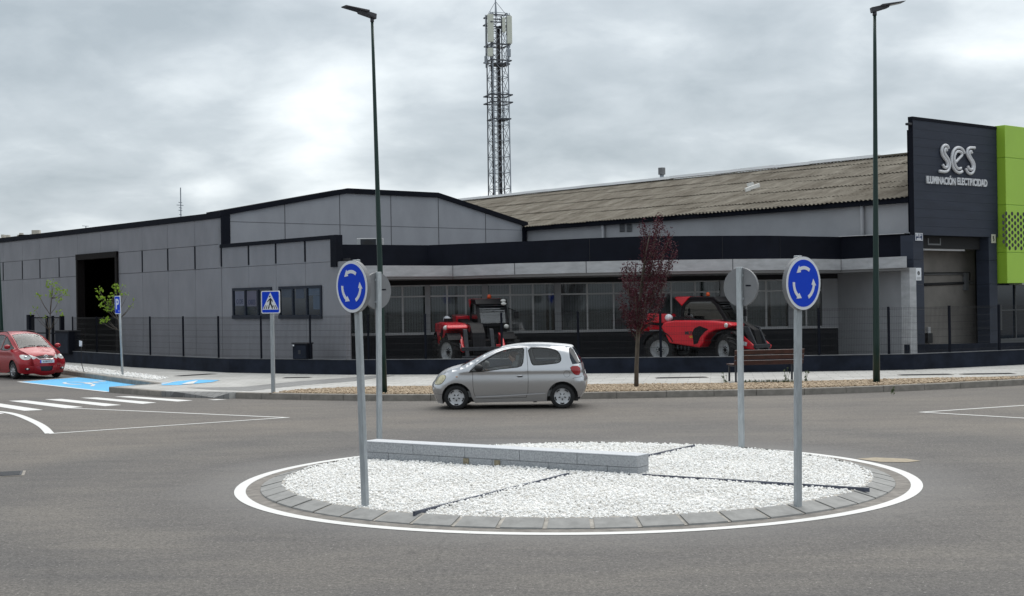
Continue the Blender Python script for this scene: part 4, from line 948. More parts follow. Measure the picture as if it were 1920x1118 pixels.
# outdoor unit on the roof edge
t = thing('air_conditioner', 'white outdoor air conditioning unit on the annexe roof left of the tall lamp', 'air conditioner', tuple(DD(694, 462, 50.0)), world=True)
q = DD(694, 452, 50.0); q.z -= .22
MB().box((q.x, q.y, q.z), (.95, .35, .62)).build('casing', mat('ac_white', (.42, .43, .44), .5), t, bevel=.02)
fr = MB().lathe([(.001, 0), (.22, 0), (.24, .012), (.001, .012)], (q.x - .05, q.y - .19, q.z + .02), 'Y', 20); fr.build('fan_grille', M['plastic'], t)
MB().box((q.x - .05, q.y - .182, q.z + .02), (.56, .012, .52)).build('grille_recess', M['machgrey'], t)

# ---- old hall with the weathered roof
E0 = PG.at(PG.s(988, 424), 0); PE = Plane(V2(E0), (E0.x - dirA.x, E0.y - dirA.y))
oh = thing('old_hall', 'long hall with a weathered brown corrugated roof behind the annexe', 'building', tuple(PE.at(0, TZ)), world=True)
EL, ER = -16.0, PE.s(1706, 400) + .1
sw = MB(); pbox(sw, PE, 0.02, ER, 3.6, 5.66, -.25, 0); pbox(sw, PE, EL, 0, TZ, 5.6, -.25, -.05); sw.build('wall', M['render_grey'], oh)
ev = MB(); pbox(ev, PE, EL, ER, 5.50, 5.70, 0, .22); ev.build('gutter', M['navy'], oh)
dpb = MB()
for px in (1134, 1620):
    s = PE.s(px, 430); MB().tube([PE.at(s, 5.5, .10), PE.at(s, 3.9, .10)], .07, 10).build('downpipe', M['render_grey'], oh, smooth=True)
for px in (1167.5, 1180.5):
    s0, s1 = PE.s(px - 5, 428), PE.s(px + 5, 428); z0, z1 = PE.sz(px, 435)[1], PE.sz(px, 420)[1]
    vb = MB(); pbox(vb, PE, s0, s1, z0, z1, .0, .03); v_ = vb.build('vent', M['steelgrey'], oh)
    sb_ = MB()
    for i in range(6): z = z0 + (z1 - z0) * (i + .5) / 6; pbox(sb_, PE, s0 + .03, s1 - .03, z - .015, z + .012, .031, .042)
    q_ = sb_.build('louvres', M['machgrey'], oh); q_.parent = v_
# corrugated sheets laid in overlapping rows
WR_, ZE, ZR = 8.0, 5.74, 8.03; rows = 9; pitch_ = .177; b = MB(); uv = []
ncol = int((ER - EL) / (pitch_ / 8)); n3e = Vector((PE.n[0], PE.n[1], 0))
for r_ in range(rows):
    w0 = WR_ * r_ / rows - (.32 if r_ == 0 else .12); w1 = WR_ * (r_ + 1) / rows; base = len(b.v)
    for i in range(ncol + 1):
        s = EL + (ER - EL) * i / ncol; cph = math.cos(2 * math.pi * s / pitch_) * .019; sheet = math.floor(s / 1.0)
        jit = .012 * math.sin(sheet * 12.9898 + r_ * 78.2); jw = .03 * math.sin(sheet * 3.7 + r_ * 2.1)
        for w, dz_ in ((w0 + jw, .016), (w1, .0)):
            z = ZE + (ZR - ZE) * w / WR_ + cph + dz_ + jit; b.v.append(tuple(PE.at(s, z, -w))); uv.append((s, w))
    for i in range(ncol): a = base + 2 * i; b.f.append((a, a + 2, a + 3, a + 1))
ro = b.build('roof', M['oldroof'], oh, fix=False); uvl = ro.data.uv_layers.new(name='UVMap')
for lp in ro.data.loops: uvl.data[lp.index].uv = uv[lp.vertex_index]
bk_ = MB(); bk_.add([tuple(PE.at(EL, ZR, -WR_)), tuple(PE.at(ER, ZR, -WR_)), tuple(PE.at(ER, ZE, -2 * WR_)), tuple(PE.at(EL, ZE, -2 * WR_))], [(0, 1, 2, 3)]); bk_.build('rear_roof_slope', M['farbrown'], oh, fix=False)
rd = MB(); s = EL; sEnd = 12 if False else None
R0 = Plane(V2(PE.at(0, 0, -WR_)), V2(PE.at(10, 0, -WR_))); sWhite = R0.s(1650, 292)
while s < sWhite:
    l_ = random.uniform(1.2, 2.6); e_ = min(s + l_, sWhite); zz = ZR + .075 + random.uniform(-.012, .012); p, q = PE.at(s, zz, -WR_ + .09), PE.at(e_, zz, -WR_ + .09); rd.bar(p, q, .30, .12); s = e_ + .002
rd.build('ridge_flashing', mat('ridge_white', (.92, .93, .95), .5), oh)
rd2 = MB(); rd2.bar(PE.at(sWhite + .01, ZR + .05, -WR_ + .05), PE.at(ER, ZR + .05, -WR_ + .05), .3, .07); rd2.build('ridge_cap', M['oldroof'], oh)
# white repair strips lying on the slope
def roofpt(px, py):
    d = ray(px, py); p0 = np.array([0, 0, CAM_H]); A_ = np.array(PE.at(0, ZE)); n_ = np.cross(np.array([PE.u[0], PE.u[1], 0]), np.array([-PE.n[0] * WR_, -PE.n[1] * WR_, ZR - ZE])); t_ = n_ @ (A_ - p0) / (n_ @ d); return Vector(p0 + d * t_ + np.array([0, 0, .07]))
rp = MB(); rp.bar(roofpt(1398, 361), roofpt(1424, 351.5), .06, .20); rp.bar(roofpt(1401, 351), roofpt(1413, 348), .06, .16); rp.build_each('repair_strip', M['white'], oh)
t = thing('roof_vent', 'small grey cylindrical vent pipe on the ridge of the brown roof', 'vent', tuple(R0.at(R0.s(1241, 334), ZR)), world=True)
p = R0.at(R0.s(1241, 334), ZR); MB().tube([p - Vector((0, 0, .1)), p + Vector((0, 0, .28))], .10, 12).build('pipe', M['latticelight'], t, smooth=True)
MB().tube([p + Vector((0, 0, .28)), p + Vector((0, 0, .60))], .17, 16).build('cowl', M['steelgrey'], t)

# ---- dark shop building with lettering
q = DD(1713.5, 400, 45.0); PS = Plane(V2(q), (q.x + math.sin(R(51)), q.y + math.cos(R(51))))
sh = thing('lighting_shop', 'charcoal clad shop building with raised pale lettering and a tall open bay', 'building', tuple(PS.at(0, TZ)), world=True)
sS = lambda px, py=500: PS.s(px, py)
zt = PS.sz(1713.5, 219)[1]; zb = PS.sz(1733, 441)[1]; sR = sS(1869, 300)
us = Vector((PS.u[0], PS.u[1], 0)); ns_ = Vector((PS.n[0], PS.n[1], 0))
pnl = MB()
nb_ = 13
for i in range(nb_):
    z0 = zb + (zt - .10 - zb) * i / nb_; z1 = zb + (zt - .10 - zb) * (i + 1) / nb_; pbox(pnl, PS, .0, sR, z0 + .002, z1 - .002, -.15, 0)
pnl.build('siding', M['siding'], sh)
cpn = MB(); pbox(cpn, PS, -.02, sR + .001, zt - .10, zt, -.16, .02); pbox(cpn, PS, -.018, .0, zb, zt - .10, -.155, .015); cpn.build('coping', M['navy'], sh)
bod = MB(); bv = lambda s, z, d: PS.at(s, z, d)
qa, qb, qc_, qd = V2(bv(.12, 0, -.301)), V2(bv(sR, 0, -.301)), (V2(bv(sR, 0, -.301))[0] + 2.4, V2(bv(sR, 0, -.301))[1] + 6), (V2(bv(.12, 0, -.301))[0] + 2.3, V2(bv(.12, 0, -.301))[1] + 6)
bod.slab([qa, qb, qc_, qd], zb + .11, zt - .4); bod.build('side_wall', M['siding'], sh)
pi_ = MB()
for a, c in ((1713.5, 1732.5), (1855, 1870)):
    k = 5
    pi_ = MB()
    for i in range(k): z0 = TZ + (zb - TZ) * i / k; pbox(pi_, PS, sS(a), sS(c), z0, z0 + (zb - TZ) / k - .008, -.5, -.01)
    pi_.build('pilaster', M['siding'], sh)
zs_ = PS.sz(1790, 466)[1]
ln_ = MB(); pbox(ln_, PS, sS(1732.7), sS(1854.8), zs_, zb, -.55, -.35); ln_.build('door_header', M['dark'], sh)
wb_ = MB(); pbox(wb_, PS, sS(1734), sS(1829), zs_ - .06, zs_, -.5, -.40); wb_.build('shutter_rail', M['alu'], sh)
hw_ = MB()
s0, s1 = sS(1757), sS(1781); z1, z0 = PS.sz(1765, 446)[1], PS.sz(1765, 459)[1]
for a in ((s0, s1, z0, z0 + .05), (s0, s0 + .05, z0 + .05, z1), (s1 - .05, s1, z0 + .05, z1)): pbox(hw_, PS, *a, -.349, -.33)
hw_.build('small_frame', M['steelgrey'], sh)
PI = Plane(V2(PS.at(0, 0, -1.15)), V2(PS.at(5, 0, -1.15))); bw = MB(); pbox(bw, PI, PI.s(1722), PI.s(1829), TZ, zs_ + .3, -.25, 0); bw.build('inner_wall', M['beige'], sh)
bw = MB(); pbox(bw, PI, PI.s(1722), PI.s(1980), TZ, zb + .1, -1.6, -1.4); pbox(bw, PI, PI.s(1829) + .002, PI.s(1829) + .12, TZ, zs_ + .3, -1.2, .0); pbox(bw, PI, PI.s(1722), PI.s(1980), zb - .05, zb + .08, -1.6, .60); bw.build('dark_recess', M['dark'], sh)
PP = Plane(V2(PS.at(0, 0, -1.12)), V2(PS.at(5, 0, -1.12)))
def pw(px, py): s, z = PP.sz(px, py); return PP.at(s, z)
t = thing('wall_pipes', 'dark pipes with a grey box on the plaster wall inside the open shop bay', 'pipes', tuple(pw(1800, 530)), world=True)
MB().tube([pw(1733, 515), pw(1803, 514), pw(1808, 520), pw(1808, 532)], .035, 8).build('upper_pipe', M['pipe'], t, smooth=True)
MB().tube([pw(1733, 534), pw(1806, 531)], .05, 8).build('lower_pipe', M['dark'], t, smooth=True)
MB().tube([pw(1733, 512), pw(1818.5, 511.5), pw(1818.5, 526)], .02, 6).build('thin_pipe', M['dark'], t)
MB().tube([pw(1808, 532), pw(1825, 530)], .05, 8).build('elbow', M['pipe'], t, smooth=True)
c = pw(1809.5, 528); MB().box(c, (.22, .16, .62), math.atan2(us.y, us.x)).build('junction_box', M['steelgrey'], t, bevel=.01)
t = thing('meter_box', 'small pale meter above a black bin at the foot of the bay wall', 'meter', tuple(pw(1740, 640)), world=True)
MB().box(pw(1740.5, 620), (.13, .1, .24), math.atan2(us.y, us.x)).build('meter', M['alu'], t, bevel=.008)
MB().box(pw(1740, 634), (.3, .2, .34), math.atan2(us.y, us.x)).build('bin', M['black'], t, bevel=.02)
# lettering, drawn as doubled tube strokes
def lp(px, py): s, z = PS.sz(px, py); return PS.at(s, z, .05)
def zz(x, y): return (1740 + x / 11.18, 260 + y / 11.18)
strokes = {'letter_s': [[(400, 215), (385, 165), (340, 135), (285, 160), (255, 225), (258, 320), (300, 400), (350, 460), (378, 520), (375, 590), (345, 618), (305, 600), (280, 550)],
                        [(365, 262), (345, 215), (320, 222), (308, 270), (325, 330), (375, 400), (415, 480), (425, 560), (410, 640), (370, 695), (300, 700), (205, 685)]],
           'letter_e': [[(735, 315), (705, 245), (655, 200), (600, 188), (540, 210), (490, 280), (465, 380), (465, 500), (490, 600), (540, 680), (610, 722), (660, 712), (688, 690)],
                        [(545, 500), (620, 420), (695, 340), (660, 285), (600, 265), (550, 300), (522, 370), (520, 460), (535, 560), (580, 630), (630, 640), (662, 622)]],
           'letter_s ': [[(950, 200), (850, 192), (800, 220), (785, 290), (795, 360), (850, 440), (895, 510), (910, 590), (895, 650), (855, 655), (820, 620), (805, 585)],
                         [(890, 310), (868, 268), (840, 275), (832, 330), (860, 400), (910, 470), (940, 540), (940, 640), (910, 720), (855, 748), (800, 715), (762, 640)]]}
def smooth3(pts, n=2):
    p = [np.array(q, float) for q in pts]
    for _ in range(n):
        q = [p[0]]
        for i in range(len(p) - 1): q += [.75 * p[i] + .25 * p[i + 1], .25 * p[i] + .75 * p[i + 1]]
        p = q + [p[-1]]
    return p
for nm, st in strokes.items():
    b = MB()
    for s_ in st: b.tube([lp(*zz(*q)) for q in smooth3(s_, 2)], .052, 8)
    b.build(nm.strip(), M['letters'], sh, smooth=True)
def fitted(txt, pxa, pya, pxb, pyb, h):
    sa, za = PS.sz(pxa, pya); sb, zb3 = PS.sz(pxb, pyb); ex = PS.at(sb, zb3) - PS.at(sa, za); c = (PS.at(sa, za, .02) + PS.at(sb, zb3, .02)) / 2
    o = text_mesh('lettering', txt, h, M['letters'], sh, c, us, (0, 0, 1), .02, sx=1.0, off=.012)
    xs = [ (v.co + Vector(sh['_w'])).dot(us) for v in o.data.vertices]; w = max(xs) - min(xs); m_ = (max(xs) + min(xs)) / 2; k = ex.length / w; cc = c.dot(us)
    for v in o.data.vertices: a = (v.co + Vector(sh['_w'])).dot(us); v.co += us * ((a - m_) * k + cc - a)
fitted('ILUMINACIÓN', 1736, 338, 1790, 341.5, .33); fitted('ELECTRICIDAD', 1793.5, 341.5, 1849.5, 344, .33)
# plates on the pilasters
def plate(name, pxa, pya, pxb, pyb, m, label, fn, cat='sign'):
    sa, z1 = PS.sz(pxa, pya); sb, z0 = PS.sz(pxb, pyb); c = PS.at((sa + sb) / 2, (z0 + z1) / 2, .01)
    t = thing(name, label, cat, tuple(c), world=True); b = MB(); pbox(b, PS, sa, sb, z0, z1, -.009, .012); b.build('plate', m, t); fn(t, sa, sb, z0, z1); return t
def f1(t, sa, sb, z0, z1):
    w = sb - sa; h = z1 - z0; b = MB()
    for a in ((sa, sb, z1 - .02, z1), (sa, sb, z0, z0 + .02), (sa, sa + .02, z0 + .02, z1 - .02), (sb - .02, sb, z0 + .02, z1 - .02)): pbox(b, PS, *a, .0121, .015)
    b.build('border', M['signwhite'], t)
    text_mesh('lettering', 'CALLE', h * .24, M['signwhite'], t, PS.at(sa + w * .62, z0 + h * .74, .013), us, (0, 0, 1), .001, off=.004)
    b = MB(); pbox(b, PS, sa + w * .42, sa + w * .68, z0 + h * .44, z0 + h * .53, .0121, .014); pbox(b, PS, sa + w * .2, sa + w * .8, z0 + h * .13, z0 + h * .29, .0121, .014); b.build('name_line', M['signwhite'], t)
    MB().ell(tuple(PS.at(sa + w * .2, z0 + h * .72, .013)), (.04, .012, .05)).build('crest', M['signwhite'], t)
plate('street_name_plate', 1715.3, 437, 1729.6, 451.5, M['navysign'], 'small dark blue street name plate with white letters high on the left shop pilaster', f1)
def f2(t, sa, sb, z0, z1):
    w = sb - sa; h = z1 - z0; c = PS.at((sa + sb) / 2, z0 + h * .58, .012)
    MB().prism([(w * .23 * math.cos(a), h * .17 * math.sin(a)) for a in np.linspace(0, 6.28, 20, endpoint=False)], c, us, (0, 0, 1), ns_ * .003).build('emblem', M['black'], t)
    MB().prism([(-w * .05, -h * .12), (w * .0, -h * .12), (w * .07, h * .12), (w * .02, h * .12)], c + ns_ * .0032, us, (0, 0, 1), ns_ * .002).build('emblem_slit', M['signwhite'], t)
    b = MB()
    for k in range(3): pbox(b, PS, sa + w * .15, sb - w * .15, z0 + h * (.08 + .08 * k), z0 + h * (.11 + .08 * k), .0121, .014)
    b.build('small_print', M['steelgrey'], t)
plate('notice_plate', 1716.8, 502.5, 1727, 526, M['signwhite'], 'tall white notice with a black oval emblem low on the left shop pilaster', f2)
def f3(t, sa, sb, z0, z1):
    w = sb - sa; h = z1 - z0; c = PS.at((sa + sb) / 2, (z0 + z1) / 2, .012)
    MB().prism([(-w * .2, h * .3), (w * .1, h * .3), (-w * .05, h * .05), (w * .2, -h * .05), (w * .1, -h * .3), (-w * .15, -h * .3), (w * .0, -h * .1), (-w * .2, h * .0)], c, us, (0, 0, 1), ns_ * .003).build('symbol', M['black'], t)
plate('warning_plate', 1858.5, 439.5, 1866.5, 456, mat('cream_plate', (.50, .50, .40), .5), 'cream plate with a black symbol on the right shop pilaster beside the green cladding', f3)
fl_ = MB().box(PS.at(-.12, zt - .25, -.06), (.18, .15, .08), math.atan2(us.y, us.x)); 
tl_ = thing('floodlight', 'small floodlight sticking out from the top left corner of the dark shop panel', 'floodlight', tuple(PS.at(-.2, zt - .25)), world=True); fl_.build('lamp_body', M['machgrey'], tl_, bevel=.02)
MB().bar(PS.at(-.02, zt - .2, -.06), PS.at(-.1, zt - .2, -.06), .03, .03).build('bracket', M['navy'], tl_)

# green clad neighbour
gn = thing('green_shop_front', 'lime green cladding with a block of round black holes over a dark glass front', 'building', tuple(PS.at(sR, TZ)), world=True)
gz1, gz0 = PS.sz(1872, 236)[1], PS.sz(1872, 532)[1]
zr = [gz0, PS.sz(1872, 474)[1], PS.sz(1872, 385)[1], PS.sz(1872, 297)[1], gz1]
gp = MB()
for z0, z1 in zip(zr[:-1], zr[1:]): pbox(gp, PS, sR + .05, sR + 9, z0 + .008, z1 - .008, -.1, .30)
gp.build('cladding', M['green'], gn, bevel=.012)
gb_ = MB(); pbox(gb_, PS, sR + .07, sR + 9, gz0 + .02, gz1 - .02, -.3, .28); gb_.build('cladding_back', M['greendark'], gn)
GP = Plane(V2(PS.at(0, 0, .301)), V2(PS.at(5, 0, .301))); ho = MB(); sx0, zz0 = GP.sz(1881, 406)
s1_, _ = GP.sz(1887, 406); ds = abs(s1_ - sx0) * .93; _, zz1 = GP.sz(1881, 418); dzz = abs(zz0 - zz1) * .985; ztop_, _b = zz0 + dzz * .5, 0
for i in range(10):
    for j in range(6):
        if i % 9 in (0,) and j == 5: continue
        z = zz0 + (.5 if i % 2 else 0) * dzz - j * dzz; s = sx0 + i * ds
        ho.prism([(.074 * math.cos(a), .074 * math.sin(a)) for a in np.linspace(0, 6.2832, 14, endpoint=False)], GP.at(s, z, 0), us, (0, 0, 1), ns_ * .003)
ho.build('round_holes', M['black'], gn)
gl_ = MB(); pbox(gl_, PS, sR + .05, sR + 9, TZ + .5, gz0, -.45, -.40); gl_.build('shop_glass', M['glassdark'], gn)
gm_ = MB(); zq = PS.sz(1900, 583)[1]; pbox(gm_, PS, sR + .1, sR + 9, zq, zq + .04, -.4, -.36)
for k in range(6): pbox(gm_, PS, sR + .12 + k * 1.5, sR + .17 + k * 1.5, TZ + .5, gz0 - .002, -.399, -.35)
pbox(gm_, PS, sR + .05, sR + 9, TZ, TZ + .5, -.5, -.3)
gm_.build('mullions', mat('mullion_dark', (.05, .055, .06), .5), gn)
pn_ = MB(); pbox(pn_, PS, sS(1877, 600), sS(1898, 600), 1.1, 2.0, -.399, -.392); pn_.build('glass_panel', mat('dim_panel', (.03, .035, .04), .4), gn)
pn_ = MB(); pbox(pn_, PS, sS(1907, 536), sR + 9, gz0 - .05, gz0 + .0, -.3, .2); pn_.build('soffit_strip', M['alu'], gn)
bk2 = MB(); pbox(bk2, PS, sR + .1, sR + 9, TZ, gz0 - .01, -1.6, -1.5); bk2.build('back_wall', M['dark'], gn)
# plinth of the shops
t = thing('shop_plinth', 'dark blue plinth wall in front of the shop bay, just behind the fence at right', 'wall', tuple(PS.at(0, TZ, .5)), world=True)
PL = [V2(DD(1702, 650, 44.4)), V2(DD(1780, 650, 45.0)), V2(DD(1860, 650, 45.6)), V2(DD(1990, 650, 46.8))]; lb = MB(); oi = offs(PL, .18)
for i in range(3): lb.add([(*PL[i], .2), (*PL[i + 1], .2), (*oi[i + 1], .2), (*oi[i], .2), (*PL[i], .80 - .02 * i), (*PL[i + 1], .78 - .02 * i), (*oi[i + 1], .78 - .02 * i), (*oi[i], .80 - .02 * i)], [(0, 1, 5, 4), (2, 3, 7, 6), (4, 5, 6, 7)])
lb.add([(*PL[0], .2), (*oi[0], .2), (*oi[0], .8), (*PL[0], .8)], [(0, 1, 2, 3)])
lb.build('plinth', M['navy_wall'], t)

# ---- far roofs at the left edge
t = thing('far_hall', 'distant hall with a pale ridge and brown roof behind the left end of the warehouse', 'building', (-55, 150, 0), world=True)
q0 = DD(-60, 447, 150); q1 = DD(118, 442, 150); zr_ = DD(20, 439.5, 150).z
fb_ = MB(); fb_.add([(q0.x, 150, 0), (q1.x, 150, 0), (q1.x, 150, zr_ - 1.0), (q0.x, 150, zr_ - 1.0), (q0.x, 165, 0), (q1.x, 165, 0), (q1.x, 165, zr_ - 1.0), (q0.x, 165, zr_ - 1.0)], [(0, 1, 2, 3), (1, 5, 6, 2), (0, 4, 7, 3), (4, 5, 6, 7)]); fb_.build('wall', M['farbrown'], t)
fr_ = MB(); fr_.add([(q0.x, 149, zr_ - 1.05), (q1.x, 149, zr_ - 1.05), (q1.x - 2, 157, zr_), (q0.x, 157, zr_), (q0.x, 166, zr_ - 1.05), (q1.x, 166, zr_ - 1.05)], [(0, 1, 2, 3), (3, 2, 5, 4)]); fr_.build('roof', M['roofpale'], t)
rb_ = MB()
for px, w, h in ((6, .3, .35), (15, .35, .3), (40, .3, .5), (46, 1.5, .3), (56, 2.4, .3), (65, .5, .8), (69, 1.4, .35), (72, .35, .8)): p = DD(px, 440, 157); rb_.box((p.x, 157, zr_ + h / 2), (w, .6, h))
rb_.build_each('roof_box', M['roofpale'], t)

# aerials
def aerial(px, py0, py1, Y, label, cross):
    a, c = DD(px + .6, py0, Y), DD(px, py1, Y); t = thing('roof_aerial', label, 'aerial', tuple(a), world=True); MB().tube([a - Vector((0, 0, 1.2)), c], .03, 6).build('mast', M['latticelight'], t)
    b = MB()
    for f, w in cross: p = a.lerp(c, f); b.tube([p - Vector((w, 0, -.05)), p + Vector((w * .7, 0, .02))], .018, 5)
    b.build('cross_rods', M['latticelight'], t); return t
aerial(338.5, 413, 352, 75, 'thin pale aerial mast above the roofline left of the navy column', [(.15, .08), (.28, .12), (.36, .10), (.44, .22), (.52, .12)])
aerial(161, 434, 424, 90, 'tiny aerial above the left warehouse roofline over the open door', [(.9, .25)])
t = thing('roof_chimneys', 'two tiny vents poking over the left warehouse roofline', 'vent', tuple(DD(144, 436, 85)), world=True); b = MB()
for px in (142, 148.5): p = DD(px, 437, 85); b.tube([p - Vector((0, 0, .5)), p + Vector((0, 0, .15))], .09, 8)
b.build('vent_pipes', M['steelgrey'], t)

# ---- telecom lattice tower
TY = 110.0; tb = DD(937, 372, TY); tt_ = DD(934, 27, TY); sc_ = TY / FPX
ct = thing('telecom_tower', 'tall grey lattice mast with cream antenna panels rising behind the roofs', 'tower', (tb.x, TY, 0), world=True)
bw_ = 42.5 * sc_ / 2 / 1.15; tw_ = 41 * sc_ / 2 / 1.25; zt_ = tt_.z; rot = R(22)
def tp(k, z):
    w = bw_ + (tw_ - bw_) * (z / zt_); a = rot + math.pi / 2 * k + math.pi / 4; return Vector((tb.x + w * 1.30 * math.cos(a), TY + w * 1.30 * math.sin(a), z))
for k in range(4): MB().tube([tp(k, 0), tp(k, zt_)], .055, 6).build('leg', M['lattice'] if k in (0, 1) else M['latticelight'], ct)
nbay = int(zt_ / 1.25); br = MB(); br2 = MB()
for i in range(nbay):
    z0, z1 = zt_ * i / nbay, zt_ * (i + 1) / nbay
    for k in range(4):
        b = br if k in (0, 3) else br2
        b.bar(tp(k, z1), tp((k + 1) % 4, z1), .04, .04); b.bar(tp(k, z0), tp((k + 1) % 4, z1), .03, .03); b.bar(tp((k + 1) % 4, z0), tp(k, z1), .03, .03)
br.build('bracing', M['lattice'], ct); br2.build('bracing', M['latticelight'], ct)
ld = MB(); 
lx = tb.x - .22
for dx in (-.12, .14): ld.bar((lx + dx, TY - .3, 0), (lx + dx, TY - .3, zt_), .06, .06)
for i in range(int(zt_ / .35)): ld.bar((lx - .12, TY - .3, i * .35), (lx + .14, TY - .3, i * .35), .03, .03)
ld.build('ladder', M['lattice'], ct)
cbm = MB()
for dx, r_ in ((-.48, .07), (.06, .10), (.17, .06)): cbm.tube([(tb.x + dx, TY + .1, 0), (tb.x + dx, TY + .1, zt_ - 1)], r_, 8)
cbm.build('feeder_cables', M['joint'], ct, smooth=True)
pf = MB()
for py, w in ((32, 1.05), (46, 1.1), (86, 1.05), (116, 1.1), (180, 1.15), (194, 1.15), (225, .9)):
    z = DD(934, py, TY).z; c = Vector((tb.x, TY, z))
    for a0 in range(4):
        a = rot + math.pi / 4 + math.pi / 2 * a0; b_ = rot + math.pi / 4 + math.pi / 2 * (a0 + 1); pf.bar(c + Vector((math.cos(a) * w * 1.1, math.sin(a) * w * 1.1, 0)), c + Vector((math.cos(b_) * w * 1.1, math.sin(b_) * w * 1.1, 0)), .07, .09)
zf = DD(934, 122, TY).z; pf.box((tb.x + .15, TY, zf), (1.3, 1.3, .12), rot); pf.box((tb.x + .35, TY, DD(934, 52, TY).z), (.7, .9, .1), rot); pf.box((tb.x + .45, TY, DD(934, 224, TY).z), (.9, .9, .1), rot)
pf.build_each('platform_bar', M['lattice'], ct)
def panel(px0, px1, py0, py1, dy, m='cream'):
    a, c = DD(px0, py1, TY + dy), DD(px1, py0, TY + dy); o = MB().box(((a.x + c.x) / 2, TY + dy, (a.z + c.z) / 2), (abs(c.x - a.x), .22, abs(c.z - a.z)), .15).build('antenna_panel', M[m], ct, bevel=.04)
    MB().tube([((a.x + c.x) / 2, TY + dy + .16, a.z - .3), ((a.x + c.x) / 2, TY + dy + .16, c.z + .25)], .04, 6).build('mounting_pole', M['latticelight'], ct)
panel(914.5, 925, 27, 79, -1.0); panel(951, 959.5, 30, 82, -.9); panel(941.8, 947.5, 33, 61, -1.0, 'cream'); panel(914.5, 924, 90, 106, -1.0); panel(951.5, 957.5, 92, 107, -.9, 'latticelight'); panel(908.5, 913.5, 105, 120, -.6, 'latticelight')
for px in (911.5, 958.5): a, c = DD(px, 205 if px < 930 else 205, TY), DD(px - 1.5, 28, TY)
wp_ = MB(); 
for px0, px1, p0_, p1_ in ((911, 910, 125, 28), (950.5, 949.5, 125, 28), (946, 945, 220, 178)): MB().tube([DD(px0, p0_, TY - .7), DD(px1, p1_, TY - .7)], .035, 6).build('stub_pole', M['latticelight'], ct)
MB().tube([DD(930, 30, TY), DD(929, 2, TY), DD(928.6, -14, TY)], [.10, .05, .02], 8).build('lightning_rod', M['latticelight'], ct)
gy = MB()
for px in (914, 950): gy.tube([DD(929.2, 3, TY), DD(px, 29, TY)], .018, 5)
gy.build('stay_wires', M['lattice'], ct)
# ================================================================ PLANTING AND BENCH
def leaf_cloud(b, c, r, n, size, squash=1.0, up=.3):
    for _ in range(n):
        d = Vector(rng.normal(size=3)); d.normalize(); q = Vector(c) + Vector((d.x * r, d.y * r, d.z * r * squash)) * (random.random() ** .5)
        u = Vector(rng.normal(size=3)).normalized(); w = u.cross(Vector(rng.normal(size=3))).normalized(); s = size * random.uniform(.6, 1.25)
        b.add([q - u * s * .5, q + w * s * .28, q + u * s * .6, q - w * s * .28], [(0, 1, 2, 3)])
def purple_tree():
    base = G(1193, 727, .15); Y = base.y; t = thing('purple_leaf_tree', 'slender young tree with dark purple leaves in the stone strip', 'tree', tuple(base), world=True)
    pts = [base + Vector((0, 0, -.05)), DD(1193.5, 690, Y), DD(1195, 650, Y), DD(1197, 610, Y), DD(1199, 575, Y), DD(1203, 530, Y), DD(1210, 480, Y), DD(1219, 435, Y)]
    MB().tube(pts, [.062, .055, .052, .05, .042, .032, .022, .01], 10).build('trunk', M['bark'], t, smooth=True)
    br = MB(); lf = MB(); tips = []
    tgt = [(1180, 590, -.5), (1212, 588, .5), (1166, 560, .3), (1236, 566, -.3), (1172, 520, .5), (1250, 540, .4), (1184, 512, -.4), (1258, 500, .2), (1238, 505, -.5), (1194, 500, .4), (1262, 468, -.2), (1215, 462, .5), (1250, 455, -.4), (1212, 432, .1), (1244, 428, .3), (1231, 420, -.3), (1236, 412, 0), (1207, 424, .1), (1258, 440, .2), (1226, 470, -.4), (1208, 545, -.6), (1225, 530, .6), (1200, 560, .5), (1188, 548, -.5), (1245, 480, .5), (1262, 480, -.3), (1229, 440, .3), (1215, 505, -.3), (1180, 500, 0), (1172, 505, 0), (1168, 575, 0)]
    for (x, y, dy) in tgt:
        e = DD(x, y, Y) + Vector((0, dy, 0)); k = min(len(pts) - 2, max(2, int(np.interp(y + 55, [435, 480, 530, 575, 610, 700], [6, 5, 4, 3, 2, 2])))); s = pts[k].lerp(pts[k + 1], random.random())
        m_ = s.lerp(e, .5) + Vector(((e.x - s.x) * .12, dy * .15, -.12)); br.tube([s, m_, e], [.016, .010, .004], 5)
        for f in np.linspace(.25, 1.05, 9):
            q = (s * (1 - f) ** 2 + m_ * 2 * f * (1 - f) + e * f * f) if f <= 1 else e + Vector((0, 0, .05))
            leaf_cloud(lf, q, .10 + .07 * random.random(), 36, .052, 1.25)
    br.build('limbs', M['bark'], t, smooth=True); lf.build('crown', M['leafred'], t, fix=False)
purple_tree()
def sapling(bx, by, trunk, clumps, Y, label):
    base = DD(bx, by, Y); base.z = .15; t = thing('sapling', label, 'tree', tuple(base), world=True, group='young lime leaved saplings')
    pts = [base] + [DD(x, y, Y) for x, y in trunk]; MB().tube(pts, [.035 - .026 * i / (len(pts) - 1) for i in range(len(pts))], 8).build('trunk', M['bark'], t, smooth=True)
    br = MB(); lf = MB()
    for (x, y, r, n) in clumps:
        c = DD(x, y, Y) + Vector((0, random.uniform(-.3, .3), 0)); k = min(range(len(pts)), key=lambda i: (pts[i] - c - Vector((0, 0, -.5))).length); br.tube([pts[k], pts[k].lerp(c, .5) + Vector((0, 0, -.05)), c], [.012, .008, .004], 5)
        leaf_cloud(lf, c, r, int(n * .75), .10, .9)
    br.build('limbs', M['bark'], t, smooth=True); lf.build('crown', M['leafgreen'], t, fix=False)
